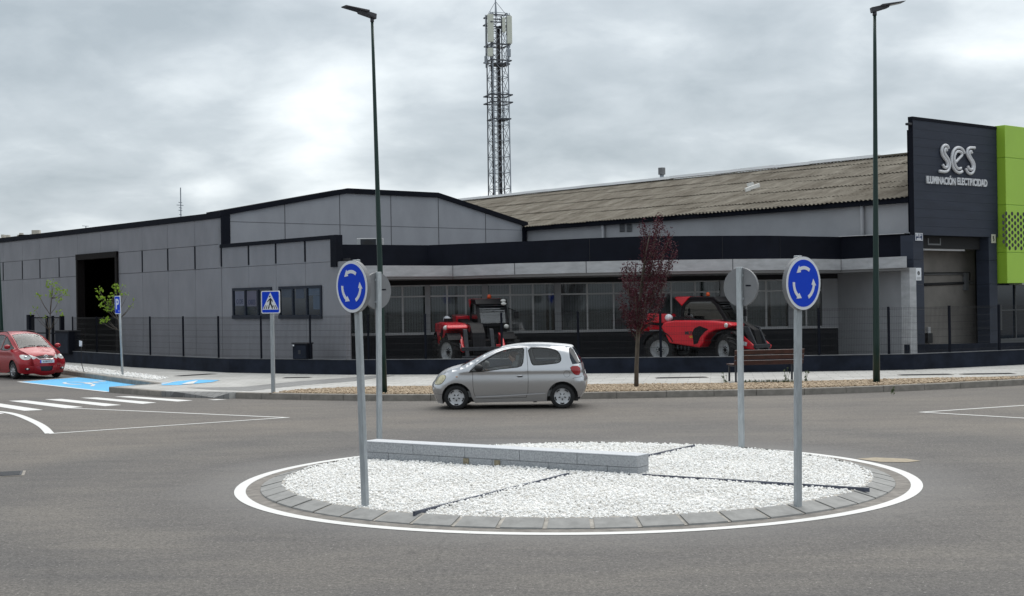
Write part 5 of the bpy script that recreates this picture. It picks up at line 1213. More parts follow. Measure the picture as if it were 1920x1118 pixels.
sapling(92, 690, [(92, 655), (93, 620), (94, 590), (97, 560), (100, 535)], [(102, 533, .25, 60), (106, 543, .24, 50), (98, 552, .16, 24), (76, 556, .14, 18), (76, 551, .1, 12), (118, 546, .14, 18), (116, 560, .18, 26), (121, 552, .12, 14), (62, 580, .13, 10), (67, 588, .13, 8), (104, 583, .14, 10), (113, 588, .12, 8), (82, 595, .1, 6)], 51.5, 'slim sapling with bright lime leaves beside the gate, behind the red car')
sapling(229, 692, [(227, 660), (224, 620), (222, 600), (217, 590), (209, 580)], [(186, 544, .15, 26), (219, 538, .17, 30), (217, 545, .12, 16), (191, 557, .13, 18), (202, 561, .2, 34), (208, 554, .15, 22), (198, 568, .16, 22), (185, 572, .13, 18), (204, 578, .18, 28), (212, 574, .12, 14), (229, 537, .1, 8), (196, 599, .14, 22), (192, 603, .1, 10), (203, 597, .1, 10), (244, 553, .1, 5), (250, 561, .1, 6), (249, 573, .1, 7), (240, 577, .1, 6), (228, 551, .12, 10), (195, 580, .1, 10)], 47.5, 'slim sapling with scattered lime leaf tufts against the open dark door, behind the parking sign')
# weeds at the bench and kerb
def weed(px, py, h, label, n=10):
    b0 = G(px, py, .16); t = thing('weed', label, 'weed', tuple(b0), world=True, group='weeds along the stone strip'); st = MB(); lf = MB()
    for i in range(n):
        d = Vector((random.uniform(-.5, .5), random.uniform(-.3, .3), 1)) * h * random.uniform(.4, 1); st.tube([b0 + Vector((random.uniform(-.08, .08), 0, 0)), b0 + d * .5, b0 + d], [.006, .005, .003], 4); leaf_cloud(lf, b0 + d, .03, 5, .05); leaf_cloud(lf, b0 + d * .25, .06, 4, .045)
    st.build('stalks', M['leafdull'], t); lf.build('leaves', M['leafdull'], t, fix=False)
weed(1361, 719, .36, 'small weed left of the bench', 5); weed(1475, 717, .38, 'taller weed under the right end of the bench', 5); weed(1511, 717, .32, 'weed just right of the nearest right sign post', 4); weed(1674, 736, .10, 'tiny weed in the stones right of the tall right lamp', 5)
tu = MB()
for i in range(200):
    p = G(1395 + 100 * random.random(), 718.5, .16); d = Vector((random.uniform(-.03, .03), random.uniform(-.05, .05), random.uniform(.03, .10))); tu.bar(p, p + d, .01, .003)
tag(tu.build('grass', M['leafdull'], fix=False), 'thin line of grass growing under the bench', None, None, 'stuff')

def bench():
    b0 = G(1374, 717, .15); b1 = G(1500, 713.5, .15); d = (b1 - b0).normalized(); L_ = 1.95; an_ = math.atan2(d.y, d.x)
    t = thing('park_bench', 'dark red slatted bench on grey iron legs behind the right sign posts', 'bench', tuple((b0 + d * L_ / 2)), an_)
    for s in (-1, 1):
        x = s * (L_ / 2 - .08); f = MB(); f.bar((x, -.02, 0), (x, -.02, .46), .04, .05); f.bar((x, .02, .44), (x, .50, .42), .04, .05); f.bar((x, .50, 0), (x, .48, .42), .04, .05); f.bar((x, -.04, .40), (x, -.16, .86), .04, .05)
        f.build('leg', M['machgrey'], t)
    # the bench turns its back to the road
    for k, (z, y) in enumerate(((.80, -.165), (.66, -.13), (.52, -.09))):
        m_ = Matrix.Rotation(R(14), 3, 'X'); MB().box((0, y - .03, z), (L_, .035, .115), M=m_).build('backrest_slat', M['wood'], t, bevel=.006)
    for k in range(4): MB().box((0, .06 + k * .125, .462), (L_, .105, .035)).build('seat_slat', M['wood'], t, bevel=.006)
bench()

# ================================================================ VEHICLE BUILDER
def poly_resample(p, step):
    out_ = []; n = len(p)
    for i in range(n):
        a = np.array(p[i], float); b = np.array(p[(i + 1) % n], float); k = max(1, int(np.ceil(np.hypot(*(b - a)) / step)))
        out_ += [tuple(a + (b - a) * j / k) for j in range(k)]
    return out_
def poly_area(p): return .5 * sum(p[i][0] * p[(i + 1) % len(p)][1] - p[(i + 1) % len(p)][0] * p[i][1] for i in range(len(p)))
def grow(p, d):
    p = [np.array(q, float) for q in p]; n = len(p); sgn = 1 if poly_area(p) > 0 else -1; out_ = []
    for i in range(n):
        e1 = p[i] - p[i - 1]; e2 = p[(i + 1) % n] - p[i]; e1 /= np.hypot(*e1) + 1e-9; e2 /= np.hypot(*e2) + 1e-9
        n1 = np.array([e1[1], -e1[0]]) * sgn; n2 = np.array([e2[1], -e2[0]]) * sgn; m_ = n1 + n2; m_ /= max(.35, (m_ @ m_) ** .5) ; k = 1 / max(.5, m_ @ n1); out_.append(tuple(p[i] + m_ * d * k))
    return out_
def chaikin(p, n=2):
    for _ in range(n):
        q = []
        for i in range(len(p)):
            a = np.array(p[i], float); b = np.array(p[(i + 1) % len(p)], float); q += [tuple(.75 * a + .25 * b), tuple(.25 * a + .75 * b)]
        p = q
    return p
def cdt(domain, regions, step):
    """domain outline and inner regions, meshed together; returns points, triangles and the region index of each triangle"""
    vs = []; faces = []
    for p in [domain] + regions:
        rp_ = poly_resample(p, step); faces.append(list(range(len(vs), len(vs) + len(rp_)))); vs += rp_
    a = np.array(domain); xs = np.arange(a[:, 0].min() + step / 2, a[:, 0].max(), step); ys = np.arange(a[:, 1].min() + step / 2, a[:, 1].max(), step)
    g = np.array([(x + (step / 2 if j % 2 else 0), y) for j, y in enumerate(ys) for x in xs]); g = g[in_poly(g, domain)]
    bd = np.array(vs); keep = np.array([((bd - q) ** 2).sum(1).min() > (step * .45) ** 2 for q in g]); g = g[keep]
    allv = [Vector(v) for v in vs] + [Vector(v) for v in g]
    ov, oe, of, a1, a2, a3 = delaunay_2d_cdt(allv, [], faces, 1, 1e-5)
    ov = np.array([(v[0], v[1]) for v in ov]); cen = np.array([ov[list(f)].mean(0) for f in of]); lab = np.full(len(of), -1)
    lab[in_poly(cen, domain)] = 0
    for k, r in enumerate(regions): m_ = in_poly(cen, r) & (lab >= 0); lab[m_] = k + 1
    return ov, of, lab
def emit(name, ov, of, sel, mapper, mats, parent, flip=False, off=0.0, mirror=False):
    used = sorted({i for f, s in zip(of, sel) if s for i in f})
    if not used: return None
    idx = {j: k for k, j in enumerate(used)}; P_ = mapper(ov[used]); e = .03
    du = mapper(ov[used] + np.array([e, 0])) - mapper(ov[used] - np.array([e, 0])); dv = mapper(ov[used] + np.array([0, e])) - mapper(ov[used] - np.array([0, e])); nn = np.cross(du, dv); nn /= np.linalg.norm(nn, axis=1)[:, None] + 1e-12
    if flip: nn = -nn
    P_ = P_ + nn * off
    if mirror: P_ = P_ * np.array([1, -1, 1]); nn = nn * np.array([1, -1, 1])
    fs = []
    for f, s in zip(of, sel):
        if not s: continue
        q = [idx[i] for i in f]; a, b, c = P_[q[0]], P_[q[1]], P_[q[2]]
        if np.cross(b - a, c - a) @ nn[q[0]] < 0: q = q[::-1]
        fs.append(q)
    me = bpy.data.meshes.new(name); me.from_pydata([tuple(p) for p in P_], [], fs); me.shade_smooth(); me.normals_split_custom_set_from_vertices([tuple(x) for x in nn])
    me.materials.append(mats); o = bpy.data.objects.new(name, me); COL.objects.link(o); o.parent = parent; return o

class CarShell:
    """side silhouette (from front bottom, over the roof, to rear bottom) plus a lower edge with wheel arches"""
    def __init__(s, top, bottom, W, belt, tumble, rfun, crown):
        s.top = [tuple(q) for q in smooth3(top, 2)]; s.bottom = bottom; s.W = W; s.belt = belt; s.tum = tumble; s.rf = rfun; s.crown = crown
        t = np.array(poly_resample(s.top, .03)[: -1]); cut = np.array(s.top[-1]); k = np.argmin(((t - cut) ** 2).sum(1)); t = t[:k + 1]
        s.T = t; sl = np.r_[0, np.cumsum(np.hypot(*np.diff(t, axis=0).T))]; s.S = sl; s.L = sl[-1]
    def width(s, x, z):
        w = s.W - .10 * np.clip((.72 - z) / .6, 0, 1) ** 1.6 - s.tum * np.clip(z - s.belt, 0, 9) - .02 * np.clip((z - .6) / (s.belt - .6), 0, 1)
        return w
    def side(s, q):
        x, z = q[:, 0], q[:, 1]; A_ = s.T[:-1]; B_ = s.T[1:]; d = np.full(len(q), 9.0); ab = B_ - A_; l2 = (ab ** 2).sum(1)
        for i in range(0, len(q), 400):
            p = q[i:i + 400][:, None, :]; t = np.clip(((p - A_) * ab).sum(2) / l2, 0, 1); d[i:i + 400] = np.sqrt(((p - (A_ + t[:, :, None] * ab)) ** 2).sum(2)).min(1)
        r = s.rf(x, z); u = 1 - np.clip(d / r, 0, 1); y = s.width(x, z) - r * (1 - np.sqrt(np.clip(1 - u ** 2, 0, 1)))
        y = y + .022 * np.exp(-((z - s.belt + .06) / .05) ** 2)
        return np.c_[x, y, z]
    def strip(s, q):
        u, t = q[:, 0], np.clip(q[:, 1], -1.2, 1.2); x = np.interp(u, s.S, s.T[:, 0]); z = np.interp(u, s.S, s.T[:, 1]); e = .04
        dx = np.interp(np.clip(u + e, 0, s.L), s.S, s.T[:, 0]) - np.interp(np.clip(u - e, 0, s.L), s.S, s.T[:, 0]); dz = np.interp(np.clip(u + e, 0, s.L), s.S, s.T[:, 1]) - np.interp(np.clip(u - e, 0, s.L), s.S, s.T[:, 1]); l = np.hypot(dx, dz) + 1e-9
        nx, nz = -dz / l, dx / l
        if s.T[0, 0] < s.T[-1, 0]: nx, nz = -dz / l, dx / l
        else: nx, nz = dz / l, -dx / l
        w = s.width(x, z) - s.rf(x, z) ; c = s.crown(x, z) * (1 - t ** 2); return np.c_[x + nx * c, t * w, z + nz * c]
    def s_at(s, x, z): return s.S[np.argmin((s.T[:, 0] - x) ** 2 + (s.T[:, 1] - z) ** 2)]

def arch(cx, cz, r, a0, a1, n=14): return [(cx + r * math.cos(R(a)), cz + r * math.sin(R(a))) for a in np.linspace(a0, a1, n)]

def wheel(root, x, y, side, r, rw, kind, mrim, steer=0.0):
    w = thing('wheel', None, None, (x, y, r)); w.parent = root; w.rotation_euler = (0, 0, steer)
    h = rw / 2; tp_ = [(r * .66, -h * .9), (r * .80, -h), (r * .95, -h * .92), (r, -h * .6), (r, h * .6), (r * .95, h * .92), (r * .80, h), (r * .66, h * .9)]
    MB().lathe(tp_, ax='Y', n=40).build('tyre', M['rubber'], w, smooth=True)
    s = side; b = MB(); b.lathe([(r * .67, s * h * .93), (r * .64, s * h * .80), (r * .60, s * h * .72), (r * .2, s * h * .80), (.001, s * h * .86)], ax='Y', n=40); b.lathe([(r * .67, -s * h * .6), (.001, -s * h * .6)], ax='Y', n=30)
    b.build('rim', mrim, w, smooth=True)
    k = MB(); e = .004
    if kind == 'cover':       # five-point plastic cover
        for i in range(5):
            a = R(90 + 72 * i + 36); ea, eb = Vector((math.cos(a), 0, math.sin(a))), Vector((-math.sin(a), 0, math.cos(a)))
            yy = s * h * .80
            k.prism([(r * .17, -r * .045), (r * .31, -r * .03), (r * .31, r * .03), (r * .17, r * .045)], (0, yy, 0), ea, eb, (0, s * .012, 0))
            k.prism([(r * .50, -r * .15), (r * .60, -r * .15), (r * .62, 0), (r * .60, r * .15), (r * .50, r * .15), (r * .54, 0)], (0, s * h * .76, 0), ea, eb, (0, s * .015, 0))
        k.build('rim_slots', M['plastic'], w)
    else:
        for i in range(5):
            a = R(90 + 72 * i); ea, eb = Vector((math.cos(a), 0, math.sin(a))), Vector((-math.sin(a), 0, math.cos(a)))
            k.prism([(r * .28, r * .10), (r * .58, r * .24), (r * .60, r * .45 * .5), (r * .60, r * .05 + r * .1), (r * .3, r * .07)], (0, s * h * .79, 0), ea, eb, (0, s * .012, 0))
            k.prism([(r * .26, -r * .07), (r * .58, -r * .25), (r * .58, -r * .14)], (0, s * h * .79, 0), ea, eb, (0, s * .012, 0))
        k.build('rim_slots', M['plastic'], w)
    return w

def build_car(root, sh, paint, side_regions, strip_regions, wheels, r, rw, kind, mrim, step=.05, interior=True, steer=0.0):
    bot = sh.bottom; dom = [tuple(p) for p in sh.T] + bot
    regs = []; meta = []
    for (nm, poly, m_, off) in side_regions: regs.append(poly); meta.append((nm, m_, off))
    ov, of, lab = cdt(dom, regs, step)
    for mir in (False, True):
        parts_ = {}
        o = emit('body_side', ov, of, lab == 0, sh.side, paint, root, flip=True, mirror=mir)
        for k, (nm, m_, off) in enumerate(meta): parts_[nm] = emit(nm, ov, of, lab == k + 1, sh.side, m_, root, flip=True, off=off, mirror=mir)
        # turned-in lower edge and wheel wells
        loop = [sh.T[-1]] + [np.array(p) for p in bot] + [sh.T[0]]; lp_ = np.array(poly_resample([tuple(p) for p in loop], .06)); kx = np.argmin(((lp_ - loop[-1]) ** 2).sum(1)); lp_ = lp_[:kx + 1]
        P_ = sh.side(lp_); Q_ = P_.copy(); Q_[:, 1] -= .24; b = MB(); sg = -1 if mir else 1
        for i in range(len(lp_) - 1): b.add([(p[0], p[1] * sg, p[2]) for p in (P_[i], P_[i + 1], Q_[i + 1], Q_[i])], [(0, 1, 2, 3)])
        b.build('wheel_well', M['plastic'], root)
    d2 = [(0, -1), (sh.L, -1), (sh.L, 1), (0, 1)]; regs = []; meta = []
    for (nm, poly, m_, off) in strip_regions: regs.append(poly); meta.append((nm, m_, off))
    ov, of, lab = cdt(d2, regs, .07)
    emit('body_top', ov, of, lab == 0, sh.strip, paint, root, flip=True)
    for k, (nm, m_, off) in enumerate(meta): emit(nm, ov, of, lab == k + 1, sh.strip, m_, root, flip=True, off=off)
    z0 = min(p[1] for p in bot); x0, x1 = sh.T[:, 0].min(), sh.T[:, 0].max()
    for x_ in sorted({w_[0] for w_ in wheels}): MB().box((x_, 0, .42), (.78, (sh.W - rw - .10) * 2, .44)).build('wheel_housing', M['plastic'], root)
    MB().box(((x0 + x1) / 2, 0, z0 + .10), (abs(x1 - x0) - .35, (sh.W - .26) * 2, .14)).build('underbody', M['plastic'], root)
    for (x, s) in wheels: wheel(root, x, s * (sh.W - rw / 2 - .025), s, r, rw, kind, mrim, steer if x > 0 else 0)
    return root

# ---------------------------------------------------------------- silver hatchback
def zs(X, Y):
    x = 1.185 - (X - 393) / 501.0; z = (829 - (X - 393) * .0101 - Y) / 501.0
    return (x * (1 - .012 * np.clip((abs(x) - 1.3) / .5, 0, 1)), z * (1 - .038 * np.clip((z - .55) / .9, 0, 1)))
def Zs(l): return [zs(*p) for p in l]
top = Zs([(160, 765), (135, 720), (112, 655), (97, 605), (97, 572), (108, 552), (127, 535), (148, 492), (185, 452), (240, 415), (310, 382), (390, 358), (450, 338), (520, 300), (600, 255), (700, 198), (780, 157), (860, 125), (960, 98), (1100, 79), (1250, 72), (1400, 76), (1550, 88), (1640, 97), (1688, 108), (1712, 140), (1748, 205), (1782, 275), (1800, 325), (1812, 390), (1820, 450), (1846, 478), (1850, 515), (1842, 570), (1820, 630), (1796, 678), (1775, 700)])
bottom = Zs([(1757, 690)]) + arch(*zs(1583, 686), .345, 178, 2) + Zs([(1405, 738), (1100, 742), (800, 748), (600, 755)]) + arch(*zs(395, 698), .338, 178, 2) + Zs([(228, 768)])
def rf(x, z): return np.interp(x, [-1.75, -1.35, -.6, 1.0, 1.35, 1.80], [.26, .20, .10, .12, .26, .40])
shS = CarShell(top, bottom, .828, .92, .42, rf, lambda x, z: np.interp(x, [-1.75, -1.5, 0, 1, 1.8], [.04, .03, .022, .035, .07]))
yaw = math.atan2(.17, -2.35); mid = Vector(((-1.27 + 1.08) / 2, (30.83 + 30.66) / 2, 0)); lat = Vector((-math.sin(yaw), math.cos(yaw), 0)); org = mid - lat * .74
car = thing('hatchback', 'small silver three-door hatchback driving left past the island', 'car', tuple(org), yaw)
w1 = Zs([(556, 400), (600, 355), (650, 310), (740, 250), (850, 186), (930, 152), (1020, 132), (1140, 126), (1148, 140), (1146, 210), (1140, 290), (1125, 325), (1085, 340), (880, 362), (700, 388)])
w2 = chaikin(Zs([(1205, 122), (1330, 120), (1440, 130), (1520, 155), (1555, 200), (1568, 262), (1545, 290), (1470, 302), (1275, 319), (1252, 305), (1232, 240)]), 1)
door = Zs([(585, 398), (582, 470), (584, 560), (592, 640), (612, 700), (800, 703), (1175, 692), (1196, 640), (1203, 500), (1200, 350), (1190, 200), (1182, 108), (1100, 104), (960, 120), (850, 152), (700, 232), (620, 300), (553, 388)])
hg = Zs([(1655, 128), (1678, 112), (1708, 140), (1742, 205), (1774, 275), (1796, 306), (1700, 313), (1672, 240)])
hl = chaikin(Zs([(126, 548), (140, 505), (175, 455), (225, 440), (268, 443), (274, 470), (252, 508), (215, 545), (160, 551)]), 1)
tl = chaikin(Zs([(1670, 338), (1788, 335), (1790, 437), (1735, 440), (1698, 405)]), 1)
fuel = [(zs(1636, 427)[0] + .07 * math.cos(a), zs(1636, 427)[1] + .07 * math.sin(a)) for a in np.linspace(0, 6.2832, 20, endpoint=False)]
trim = mat('window_seal', (.012, .012, .013), .6); seam = mat('panel_gap', (.05, .05, .055), .8)
SIDE = [('panel_gap', grow(door, .006), seam, -.006), ('door', grow(door, -.003), M['silver'], 0), ('window_seal', grow(w1, .022), trim, -.002), ('side_window', w1, M['carglass'], -.010),
        ('window_seal', grow(w2, .022), trim, -.002), ('side_window', w2, M['carglass'], -.010), ('rear_glass_edge', hg, M['glassdark'], -.004),
        ('panel_gap', grow(hl, .007), seam, -.006), ('headlight', hl, M['headlens'], .004), ('panel_gap', grow(tl, .007), seam, -.006), ('tail_light', tl, M['taillens'], .006),
        ('panel_gap', grow(fuel, .003), seam, -.004), ('fuel_flap', grow(fuel, -.003), M['silver'], .001),
        ('rub_strip', Zs([(606, 694), (606, 680), (900, 667), (1395, 638), (1395, 650), (900, 681)]), mat('rub_strip_silver', (.62, .63, .66), .3, metal=.4), .012),
        ('bumper_seam', Zs([(120, 655), (245, 660), (245, 663), (120, 658)]), seam, -.003),
        ('bumper_seam', Zs([(1700, 480), (1720, 470), (1815, 457), (1815, 461), (1722, 474), (1702, 484)]), seam, -.003),
        ('side_lamp', Zs([(130, 700), (148, 712), (146, 728), (135, 722)]), M['plastic'], 0)]
sa = shS.s_at
A1, A2 = sa(*zs(452, 336)), sa(*zs(880, 120)); B1, B2 = sa(*zs(1700, 120)), sa(*zs(1795, 300)); G1, G2 = sa(*zs(97, 600)), sa(*zs(104, 560))
STRIP = [('window_seal', [(A1 - .03, -.97), (A2 + .02, -.93), (A2 + .02, .93), (A1 - .03, .97)], trim, -.001), ('windscreen', [(A1 + .02, -.93), (A2 - .01, -.88), (A2 - .01, .88), (A1 + .02, .93)], M['carglass'], -.004),
         ('rear_window', [(B1, -.99), (B2, -.99), (B2, .99), (B1, .99)], M['glassdark'], .002), ('grille', [(G1, -.5), (G2 - .01, -.6), (G2 - .01, .6), (G1, .5)], M['plastic'], -.01),
         ('number_plate', [(sa(*zs(1815, 400)), -.34), (sa(*zs(1815, 400)) + .11, -.34), (sa(*zs(1815, 400)) + .11, .34), (sa(*zs(1815, 400)), .34)], M['plate'], .012)]
build_car(car, shS, M['silver'], SIDE, STRIP, [(1.185, 1), (1.185, -1), (-1.185, 1), (-1.185, -1)], .272, .17, 'cover', mat('wheel_cover', (.52, .53, .55), .4, metal=.35), step=.055)
def sideP(X, Y, off=0.0): q = shS.side(np.array([zs(X, Y)]))[0]; return Vector((q[0], q[1] + off, q[2]))
for s_ in (1, -1):
    fl_y = lambda v: Vector((v.x, v.y * s_, v.z))
    MB().tube([fl_y(sideP(1078, 452, .006)), fl_y(sideP(1090, 447, .03)), fl_y(sideP(1128, 444, .03)), fl_y(sideP(1145, 448, .006))], .011, 8).build('door_handle', M['silver'], car, smooth=True)
    MB().ell(tuple(fl_y(sideP(1112, 458, -.006))), (.07, .012, .018)).build('handle_recess', M['plastic'], car, smooth=True)
    c = fl_y(sideP(652, 350, .085)); MB().ell(tuple(c), (.10, .10, .085)).build('wing_mirror', M['plastic'], car, smooth=True)
    MB().ell(tuple(fl_y(sideP(403, 458, .004))), (.028, .012, .012)).build('indicator', mat('amber_lens', (.5, .2, .02), .3), car, smooth=True)
# cabin
MB().box((.05, 0, .34), (2.5, 1.40, .14)).build('cabin_floor', M['seat'], car); 
MB().box((.98, 0, .74), (.38, 1.30, .22)).build('dashboard', M['plastic'], car, bevel=.05)
def car_seat(root, x, y, w=.48, name='seat'):
    o = MB().box((x, y, .46), (.48, w, .16)); o.box((x - .30, y, .76), (.14, w, .62), M=Matrix.Rotation(R(-14), 3, 'Y')); o.box((x - .40, y, 1.12), (.09, w * .5 if w < .6 else w * .3, .17), M=Matrix.Rotation(R(-8), 3, 'Y')); return o.build(name, M['seat'], root, bevel=.05)
car_seat(car, .22, .36); car_seat(car, .22, -.36); car_seat(car, -.72, 0, 1.15, 'rear_seat')
MB().box((-1.25, 0, .85), (.55, 1.2, .08)).build('parcel_shelf', M['seat'], car)
swc = Vector((.56, .36, .87)); ux, uy = Vector((.40, 0, .92)).normalized(), Vector((0, 1, 0))
MB().tube([swc + ux * .18 * math.cos(a) + uy * .18 * math.sin(a) for a in np.linspace(0, 6.2832, 25)], .015, 8).build('steering_wheel', M['plastic'], car, smooth=True)
MB().tube([zs(1620, 105) and Vector((zs(1618, 100)[0], 0, zs(1618, 100)[1])), Vector((zs(1618, 100)[0] - .05, 0, zs(1618, 100)[1] + .02))], .006, 5).build('aerial', M['plastic'], car)
# exhaust bracket under the sill
MB().box((zs(1270, 740)[0], .55, .155), (.08, .06, .05)).build('exhaust_bracket', M['plastic'], car)

# driver
def skin_body(name, verts, edges, radii, m, parent, sub=1):
    me = bpy.data.meshes.new(name); me.from_pydata([tuple(v) for v in verts], edges, []); o = bpy.data.objects.new(name, me); COL.objects.link(o)
    md = o.modifiers.new('skin', 'SKIN'); 
    if not me.skin_vertices: me.attributes
    bpy.context.view_layer.objects.active = o
    sv_ = me.skin_vertices[0].data if me.skin_vertices else None
    for i, r_ in enumerate(radii): rr_ = r_ if isinstance(r_, tuple) else (r_, r_); sv_[i].radius = rr_; sv_[i].use_root = (i == 0)
    ss = o.modifiers.new('smooth', 'SUBSURF'); ss.levels = sub; ss.render_levels = sub; me.materials.append(m); o.parent = parent; return o
drv = thing('person', 'driver in a grey top with brown hair and both hands on the steering wheel', 'person', tuple(Matrix.Translation(org) @ Matrix.Rotation(yaw, 4, 'Z') @ Vector((-.04, .36, .45))), yaw)
V_ = []; E_ = []; RR = []
def av(p, r_, prev=None):
    V_.append(p); RR.append(r_)
    if prev is not None: E_.append((prev, len(V_) - 1))
    return len(V_) - 1
pe = av((0, 0, .06), (.15, .17)); w_ = av((-.03, 0, .22), (.11, .15), pe); ch = av((-.08, 0, .40), (.12, .17), w_); nk = av((-.08, 0, .54), (.05, .055), ch); hd0 = av((-.06, 0, .62), (.075, .07), nk); hd1 = av((-.05, 0, .72), (.08, .07), hd0)
for s in (1, -1):
    shd = av((-.07, s * .17, .47), .05, ch); el = av((.16, s * .22, .30), .036, shd); wr = av((.50, s * .16, .36), .024, el); pm_ = av((.57, s * .155, .39), (.032, .015), wr)
    for k in range(4): f1_ = av((.62, s * (.14 + .018 * (k - 1.5)), .42 - .004 * k), .009, pm_); f2_ = av((.645, s * (.14 + .018 * (k - 1.5)), .40), .008, f1_); av((.635, s * (.14 + .018 * (k - 1.5)), .375), .007, f2_)
    th_ = av((.58, s * .115, .395), .010, pm_); av((.61, s * .10, .41), .008, th_)
    hp_ = av((.10, s * .10, .05), .08, pe); kn = av((.44, s * .13, .10), .055, hp_); an2 = av((.62, s * .11, -.22), .035, kn); av((.74, s * .11, -.26), .035, an2)
bodyo = skin_body('body', V_, E_, RR, M['skin'], drv)
MB().ell((-.03, 0, .70), (.095, .075, .115), 16, 12).build('face', M['skin'], drv, smooth=True)
MB().ell((.062, 0, .69), (.022, .014, .02), 8, 6).build('nose', M['skin'], drv, smooth=True)
hr = MB().ell((-.055, 0, .735), (.105, .088, .10), 16, 12); hr.ell((-.10, 0, .66), (.06, .08, .11), 12, 8); hr.build('hair', M['hair'], drv, smooth=True)
tv = [(0, 0, .08), (-.03, 0, .22), (-.08, 0, .40), (-.08, 0, .50), (-.07, .17, .47), (.16, .22, .30), (.36, .19, .30), (-.07, -.17, .47), (.16, -.22, .30), (.36, -.19, .30)]
skin_body('shirt', tv, [(0, 1), (1, 2), (2, 3), (2, 4), (4, 5), (5, 6), (2, 7), (7, 8), (8, 9)], [(.16, .18), (.12, .16), (.13, .18), (.06, .07), .065, .048, .04, .065, .048, .04], M['shirt'], drv)

# ---------------------------------------------------------------- red people carrier (front wheels at x = 1.375, bumper at x = 2.28)
fx = 2.26
top = [(2.16, .20), (2.22, .26), (2.26, .36), (2.27, .48), (2.26, .60), (2.22, .70), (2.13, .80), (2.00, .875), (1.80, .95), (1.55, 1.03), (1.36, 1.085), (1.15, 1.20), (.90, 1.345), (.65, 1.475), (.42, 1.565), (.15, 1.625), (-.2, 1.65), (-.8, 1.65), (-1.4, 1.615), (-1.8, 1.56), (-1.95, 1.50), (-2.10, 1.25), (-2.20, 1.0), (-2.24, .85), (-2.28, .62), (-2.27, .42), (-2.20, .28)]
bottom = [(-1.80, .24)] + arch(-1.375, .33, .375, 345, 540)[::-1][::-1] + [(-.9, .20), (0, .19), (.9, .20)] + arch(1.375, .33, .375, 195, -5)[::-1][::-1]
bottom = [(-1.85, .26)] + [(-1.375 + .37 * math.cos(R(a)), .33 + .37 * math.sin(R(a))) for a in np.linspace(188, -10, 14)] + [(-.6, .20), (.6, .20)] + [(1.375 + .37 * math.cos(R(a)), .33 + .37 * math.sin(R(a))) for a in np.linspace(190, -8, 14)] + [(1.95, .21)]
def rf2(x, z): return np.interp(x, [-2.25, -1.9, -1.2, .6, 1.5, 2.0, 2.27], [.22, .18, .12, .13, .22, .36, .44])
shM = CarShell(top, bottom, .878, 1.02, .36, rf2, lambda x, z: np.interp(x, [-2.2, -1.8, 0, 1.0, 1.8, 2.27], [.05, .04, .05, .07, .06, .13]))
mo = Vector((-16.57, 47.85, 0)) - Vector((-dirA.x, -dirA.y, 0)) * 1.375; yawM = math.atan2(-dirA.y, -dirA.x)
mpv = thing('people_carrier', 'red people carrier parked nose to the blue bay at the left edge', 'car', tuple(mo), yawM)
sa = shM.s_at
wA = chaikin([(1.28, 1.085), (1.05, 1.19), (.78, 1.335), (.52, 1.46), (.36, 1.52), (.30, 1.05), (.8, 1.04)], 0)
wB = [(.22, 1.05), (.28, 1.53), (.0, 1.57), (-.55, 1.575), (-.52, 1.05)]
wC = [(-.62, 1.05), (-.65, 1.575), (-1.3, 1.55), (-1.65, 1.48), (-1.80, 1.2), (-1.72, 1.10), (-1.3, 1.06)]
hlM = chaikin([(2.20, .70), (2.14, .795), (2.02, .862), (1.86, .885), (1.80, .86), (1.92, .78), (2.10, .70)], 1)
SM = [('headlight', hlM, M['lens'], .004), ('window_seal', grow(wA, .02), trim, -.002), ('side_window', wA, M['carglass'], -.01), ('window_seal', grow(wB, .02), trim, -.002), ('side_window', wB, M['carglass'], -.01), ('window_seal', grow(wC, .02), trim, -.002), ('side_window', wC, M['carglass'], -.01)]
for dd in ([(1.02, 1.03), (1.0, .6), (.95, .32), (.2, .30), (.22, 1.0)], [(.17, 1.0), (.15, .30), (-.75, .30), (-.9, .55), (-.62, 1.0)]): SM = [('panel_gap', grow(dd, .005), seam, -.006), ('door', grow(dd, -.004), M['redpaint'], 0)] + SM
s0, s1 = sa(1.36, 1.085), sa(.42, 1.565)
g0, g1 = sa(2.23, .685), sa(2.15, .785); p0_, p1_ = sa(2.262, .545), sa(2.25, .655); i0, i1 = sa(2.26, .30), sa(2.27, .47)
h0, h1 = sa(2.21, .71), sa(1.98, .885)
chrome_v = [(g0 - .012, -.52), (g0 - .012, .52), (g1 + .005, .80), (g1 - .01, .84), (g0 - .03, .56), (g0 - .03, -.56), (g1 - .01, -.84), (g1 + .005, -.80)]
TM = [('hood_seam', [(g1 + .03, -.9), (g1 + .038, -.9), (g1 + .038, .9), (g1 + .03, .9)], seam, -.003),
      ('window_seal', [(s0 - .03, -.97), (s1 + .02, -.93), (s1 + .02, .93), (s0 - .03, .97)], trim, -.001), ('windscreen', [(s0 + .02, -.94), (s1 - .01, -.89), (s1 - .01, .89), (s0 + .02, .94)], M['carglass'], -.004),
      ('grille', [(g0, -.50), (g1, -.76), (g1, .76), (g0, .50)], M['plastic'], -.012), ('grille_trim', chrome_v, M['chrome'], .012),
      ('headlight', [(h0 + .01, -1), (h1, -1), (h1 - .07, -.93), (h0 + .07, -.80), (h0 + .02, -.70), (h0 - .01, -.9)][::-1], M['lens'], .003), ('headlight', [(h0 + .01, 1), (h1, 1), (h1 - .07, .93), (h0 + .07, .80), (h0 + .02, .70), (h0 - .01, .9)], M['lens'], .003),
      ('air_intake', [(i0 + .03, -.50), (i1, -.58), (i1, .58), (i0 + .03, .50)], M['plastic'], -.015),
      ('rear_window', [(sa(-1.97, 1.48), -.9), (sa(-2.2, 1.02), -.9), (sa(-2.2, 1.02), .9), (sa(-1.97, 1.48), .9)], M['glassdark'], 0)]
